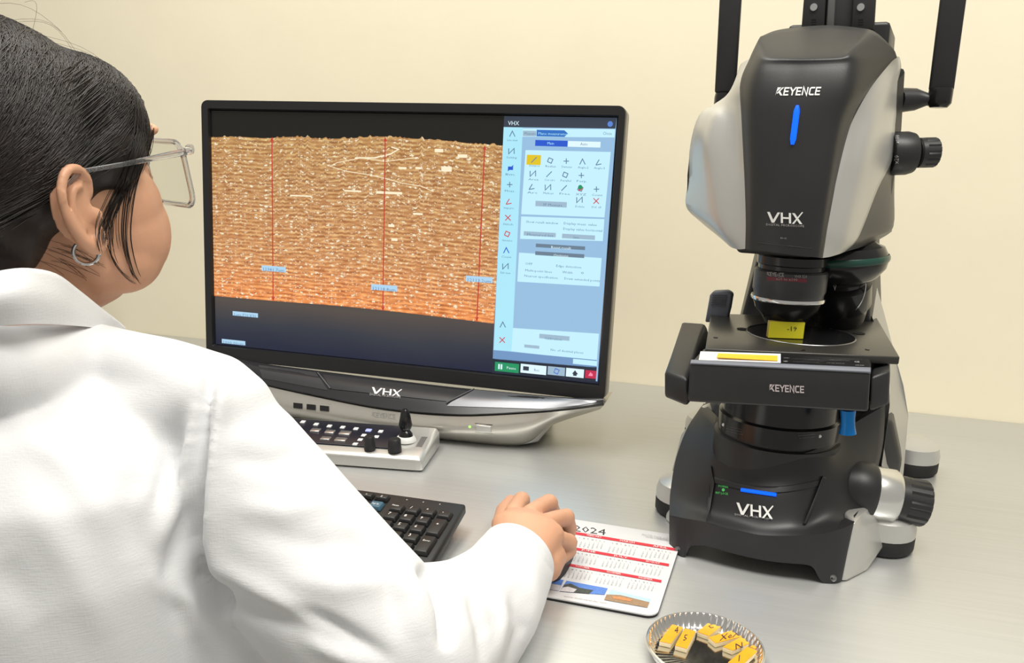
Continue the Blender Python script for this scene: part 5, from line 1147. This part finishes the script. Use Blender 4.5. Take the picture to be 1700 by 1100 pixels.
# ---- hair: shell plus strands
M_hair = bpy.data.materials.new('black_brown_hair'); M_hair.use_nodes = True
b = M_hair.node_tree.nodes['Principled BSDF']; b.inputs['Base Color'].default_value = (.014, .011, .010, 1); b.inputs['Roughness'].default_value = .42; b.inputs['Specular IOR Level'].default_value = .35
tcn = nd(M_hair.node_tree, 'ShaderNodeTexCoord'); nz = nd(M_hair.node_tree, 'ShaderNodeTexNoise', Scale=160.0); mxn = nd(M_hair.node_tree, 'ShaderNodeMix', data_type='RGBA'); mxn.inputs[6].default_value = (.008, .007, .007, 1); mxn.inputs[7].default_value = (.028, .020, .016, 1)
M_hair.node_tree.links.new(tcn.outputs['Object'], nz.inputs['Vector']); M_hair.node_tree.links.new(nz.outputs['Fac'], mxn.inputs[0]); M_hair.node_tree.links.new(mxn.outputs[2], b.inputs['Base Color'])
hc_, hr_ = V((0, -.024, .047)), V((.083, .100, .082))
hair_me = remesh([hl(hc_, hr_), hl((0, -.052, .006), (.070, .066, .066)), hl((0, -.112, -.022), (.040, .034, .036)), hl((.030, .038, .052), (.045, .050, .049)), hl((-.030, .038, .052), (.045, .050, .049)), hl((.052, .034, .036), (.026, .034, .030)), hl((-.052, .034, .036), (.026, .034, .030)), htube([(0, -.13, -.03), (0, -.15, -.07), (0, -.145, -.13)], [.026, .024, .012], 14)], .003, 8)
for p in hair_me.polygons: p.use_smooth = True
hair = link('hair', hair_me, M_hair, PSN); hair_bv = bvh_me(hair_me)
def H_inv(P): q = (V(P) - HC) / HS; return np.array([q @ hrx, q @ hf, q @ hu])
cen = V((0, -.030, .035)); bund = V((.012, -.112, -.045)); lst = []
def surf(d, off):
    o_ = H(*cen); w = hrx * d[0] + hf * d[1] + hu * d[2]; w /= np.linalg.norm(w)
    l, nn, i, dd = hair_bv.ray_cast(Vector(o_ + w * .3), Vector(-w)); return (V(l) + w * off) if l is not None else None
for k in range(3200):
    s = 1 if k < 2700 else -1
    y0 = rng.uniform(-.95, 1.05); d0 = V((s * rng.uniform(-.35, -.02), y0, 1.0 - .25 * abs(y0))); d0 /= np.linalg.norm(d0)
    lat = rng.uniform(.15, 1.0)
    dm = V((s * 1.15 * lat, y0 * .75 - .05, .42 - .75 * lat * rng.uniform(.35, 1.0))); dm /= np.linalg.norm(dm)
    d1 = bund + V((s * rng.uniform(0, .02), 0, rng.uniform(-.012, .012))); d1 = d1 / np.linalg.norm(d1)
    wob = rng.uniform(-.03, .03, 3); off = rng.uniform(.0001, .0012); pts = []
    for t in np.linspace(0, 1, 17):
        d = (1 - t) ** 2 * d0 + 2 * t * (1 - t) * 1.25 * dm + t * t * d1 + wob * math.sin(math.pi * t)
        p = surf(d / np.linalg.norm(d), off * math.sin(math.pi * (t * .94 + .03)) ** .5)
        if p is not None: pts.append(p)
    if len(pts) > 4: lst.append(tube_vs(pts, [.00034] * (len(pts) - 1) + [.0002], 3, False))
vs, fs = join_vf(lst); st_o = mk('hair_strands', vs, fs, M_hair, hair, smooth=True, angle=180, fixn=False); st_o['kind'] = 'stuff'
# loose wisps over temple and cheek, following the face
head_bv = body_bv; lst = []
def face_hit(px, py, off):
    r = ray(px, py); r /= np.linalg.norm(r); l, nn, i, dd = head_bv.ray_cast(Vector(CAM), Vector(r)); l2, n2, i2, d2 = hair_bv.ray_cast(Vector(CAM), Vector(r))
    c = [x for x, dx in ((l, dd), (l2, d2)) if x is not None and dx < .85]
    if not c: return None
    return min((V(x) for x in c), key=zc) - r * off
wis = [[(236, 140), (244, 200), (226, 270), (196, 330), (176, 380), (186, 430), (210, 462), (232, 474)], [(228, 150), (236, 215), (206, 300), (182, 350), (170, 400), (190, 445), (214, 466)], [(244, 180), (246, 230), (222, 300), (212, 350), (210, 400), (222, 450), (236, 472)],
       [(225, 150), (232, 220), (212, 290), (192, 340), (182, 372), (184, 420), (196, 450)], [(240, 200), (244, 250), (232, 280), (214, 330)], [(246, 190), (240, 240), (224, 280), (214, 310), (204, 350)], [(232, 160), (238, 220), (230, 262), (222, 286), (206, 320), (196, 345)]]
for w in wis:
    for k in range(13):
        j = rng.normal(0, 1, 2) * np.array([7, 3]); sp = rng.uniform(.7, 1.4); off = rng.uniform(.001, .004); last = None; pts = []
        c = crom(np.array(w, float), 4); t = np.linspace(0, 1, len(c)); c = c + j * (1 - .35 * t)[:, None] * sp + np.stack([rng.normal(0, 4) * np.sin(np.pi * t), 0 * t], 1)
        for q in c[:int(len(c) * rng.uniform(.55, 1.0))]:
            p = face_hit(q[0], q[1], off)
            if p is None:
                if last is None: continue
                r = ray(*q); p = CAM + r / (r @ RC[:, 2]) * zc(last)
            if last is not None and np.linalg.norm(p - last) > .03: break
            pts.append(p); last = p
        if len(pts) > 4: lst.append(tube_vs(pts, [.00024] * (len(pts) - 1) + [.0001], 3, False))
# baby hairs along the nape and a few flyaways above the crown
for k in range(26):
    a = np.array([rng.uniform(60, 120), rng.uniform(380, 440)]); ln, dr1, dr2 = rng.uniform(40, 85), rng.uniform(4, 22), rng.uniform(10, 24); c = [a + np.array([t * ln, t * t * dr1 + t * dr2]) for t in np.linspace(0, 1, 7)]; off = rng.uniform(.0006, .002)
    pts = [p for p in (face_hit(*q, off) for q in c) if p is not None]
    if len(pts) > 4 and max(np.linalg.norm(pts[i + 1] - pts[i]) for i in range(len(pts) - 1)) < .02: lst.append(tube_vs(pts, .00013, 3, False))
for k in range(16):
    y = rng.uniform(-.7, .9); d = V((rng.uniform(-.1, .35), y, .9)); d /= np.linalg.norm(d); p0 = surf(d, 0); u = rng.normal(0, 1, 3); u -= d @ u * d; u /= np.linalg.norm(u); u = hrx * u[0] + hf * u[1] + hu * u[2]; dn_ = hrx * d[0] + hf * d[1] + hu * d[2]
    L = rng.uniform(.03, .07)
    if p0 is not None: lst.append(tube_vs([p0 + u * L * t + dn_ * .010 * math.sin(math.pi * t) for t in np.linspace(0, 1, 9)], .00010, 3, False))
vs, fs = join_vf(lst); w_o = mk('loose_strands', vs, fs, M_hair, hair, smooth=True, angle=180, fixn=False); w_o['kind'] = 'stuff'

# ================================================================== glasses and earring
GLS = empty('eyeglasses', H(0, .10, .02), 'clear acrylic eyeglasses with square lenses on the face of the seated person', 'glasses')
M_acr = mat('clear_acrylic', (.82, .82, .84), .06, var=0, Transmission_Weight=.92, IOR=1.38)
M_lens = mat('lens_glass', (.88, .89, .88), .02, var=0, Transmission_Weight=1.0, IOR=1.01)
for s in (1, -1):
    rp = rrect(-.027, -.027, .027, .022, .011, 6); rp = [(s * .035 + x, .106 - .10 * (x * s) ** 2 * 30 * .12 - (.008 if x * s > .02 else 0) * 0, .014 + z) for x, z in rp]
    P_ = [H(x, y - max(0, (x * s - .03)) * .25 - (z - .014) * .05, z) for x, y, z in rp]
    tube('rim', P_ + [P_[0], P_[1]], .0022, M_acr, GLS, 8)
    c = sum(P_) / len(P_); nrm = hf
    mk('lens', [c] + P_, [(0, 1 + i, 1 + (i + 1) % len(P_)) for i in range(len(P_))], M_lens, GLS, smooth=True, solid=.0012)
    tube('temple', [H(s * .062, .102, .030), H(s * .071, .098, .031), H(s * .076, .085, .030), H(s * .079, .03, .027), H(s * .080, .0, .026), H(s * .080, -.018, .016)], [(.0022, .004), (.0022, .004), (.0014, .0026), (.0010, .0017), (.0010, .0016), (.0009, .0014)], M_acr, GLS, 8)
    lathe('hinge', H(s * .073, .092, .031), hf, [(.0016, -.003), (.0016, .003)], M_chrome, GLS, 8)
tube('bridge', [H(-.009, .106, .018), H(0, .1085, .021), H(.009, .106, .018)], .0024, M_acr, GLS, 8)
lob = H(.083, -.003, -.030); hcn = PY(143, 419, float(lob[1])); rr_ = 19.0 * zc(lob) / FPX
ER = empty('hoop_earring', hcn, 'silver hoop earring hanging from the ear lobe', 'earring')
ax_e = hrx * .85 - hf * .35; xx, yy, _ = frame_from(ax_e)
tube('hoop', [hcn + rr_ * (xx * math.cos(t) + yy * math.sin(t)) for t in np.linspace(0, 2 * math.pi * 1.02, 40)], .0013, M_chrome, ER, 8)
tube('post', [hcn + V((0, 0, rr_)), hcn + V((0, 0, rr_ + .004))], .0006, M_chrome, ER, 6)

# ================================================================== mouse under the hand
mc = (pip[1] + mcp[2] + W_) / 3 * V((1, 1, 0)); md_ = (pip[1] - W_) * V((1, 1, 0)); md_ /= np.linalg.norm(md_); mx_ = V((md_[1], -md_[0], 0))
mc = W_ * V((1, 1, 0)) + md_ * .070
MSE = empty('computer_mouse', mc, 'black computer mouse held under the hand on the calendar pad', 'mouse')
G = []
for t in np.linspace(-1, 1, 11):
    hgt = .032 * (1 - abs(t) ** 2.6) ** .5 * (1 - .12 * t); w = .031 * (1 - abs(t) ** 3.2) ** .4
    G.append([mc + md_ * .052 * t + mx_ * w * u + V((0, 0, ZP + .0005 + max(.0, hgt * (1 - abs(u) ** 2.8)))) for u in np.linspace(-1, 1, 11)])
patch('shell', G, M_black, MSE, 2, 2, (0, 0, -.0003))
lathe('wheel', mc + md_ * .026 - mx_ * .004 + V((0, 0, .0245)), mx_, [(.007, 0), (.008, .001), (.008, .007), (.007, .008)], M_rubber, MSE, 20)
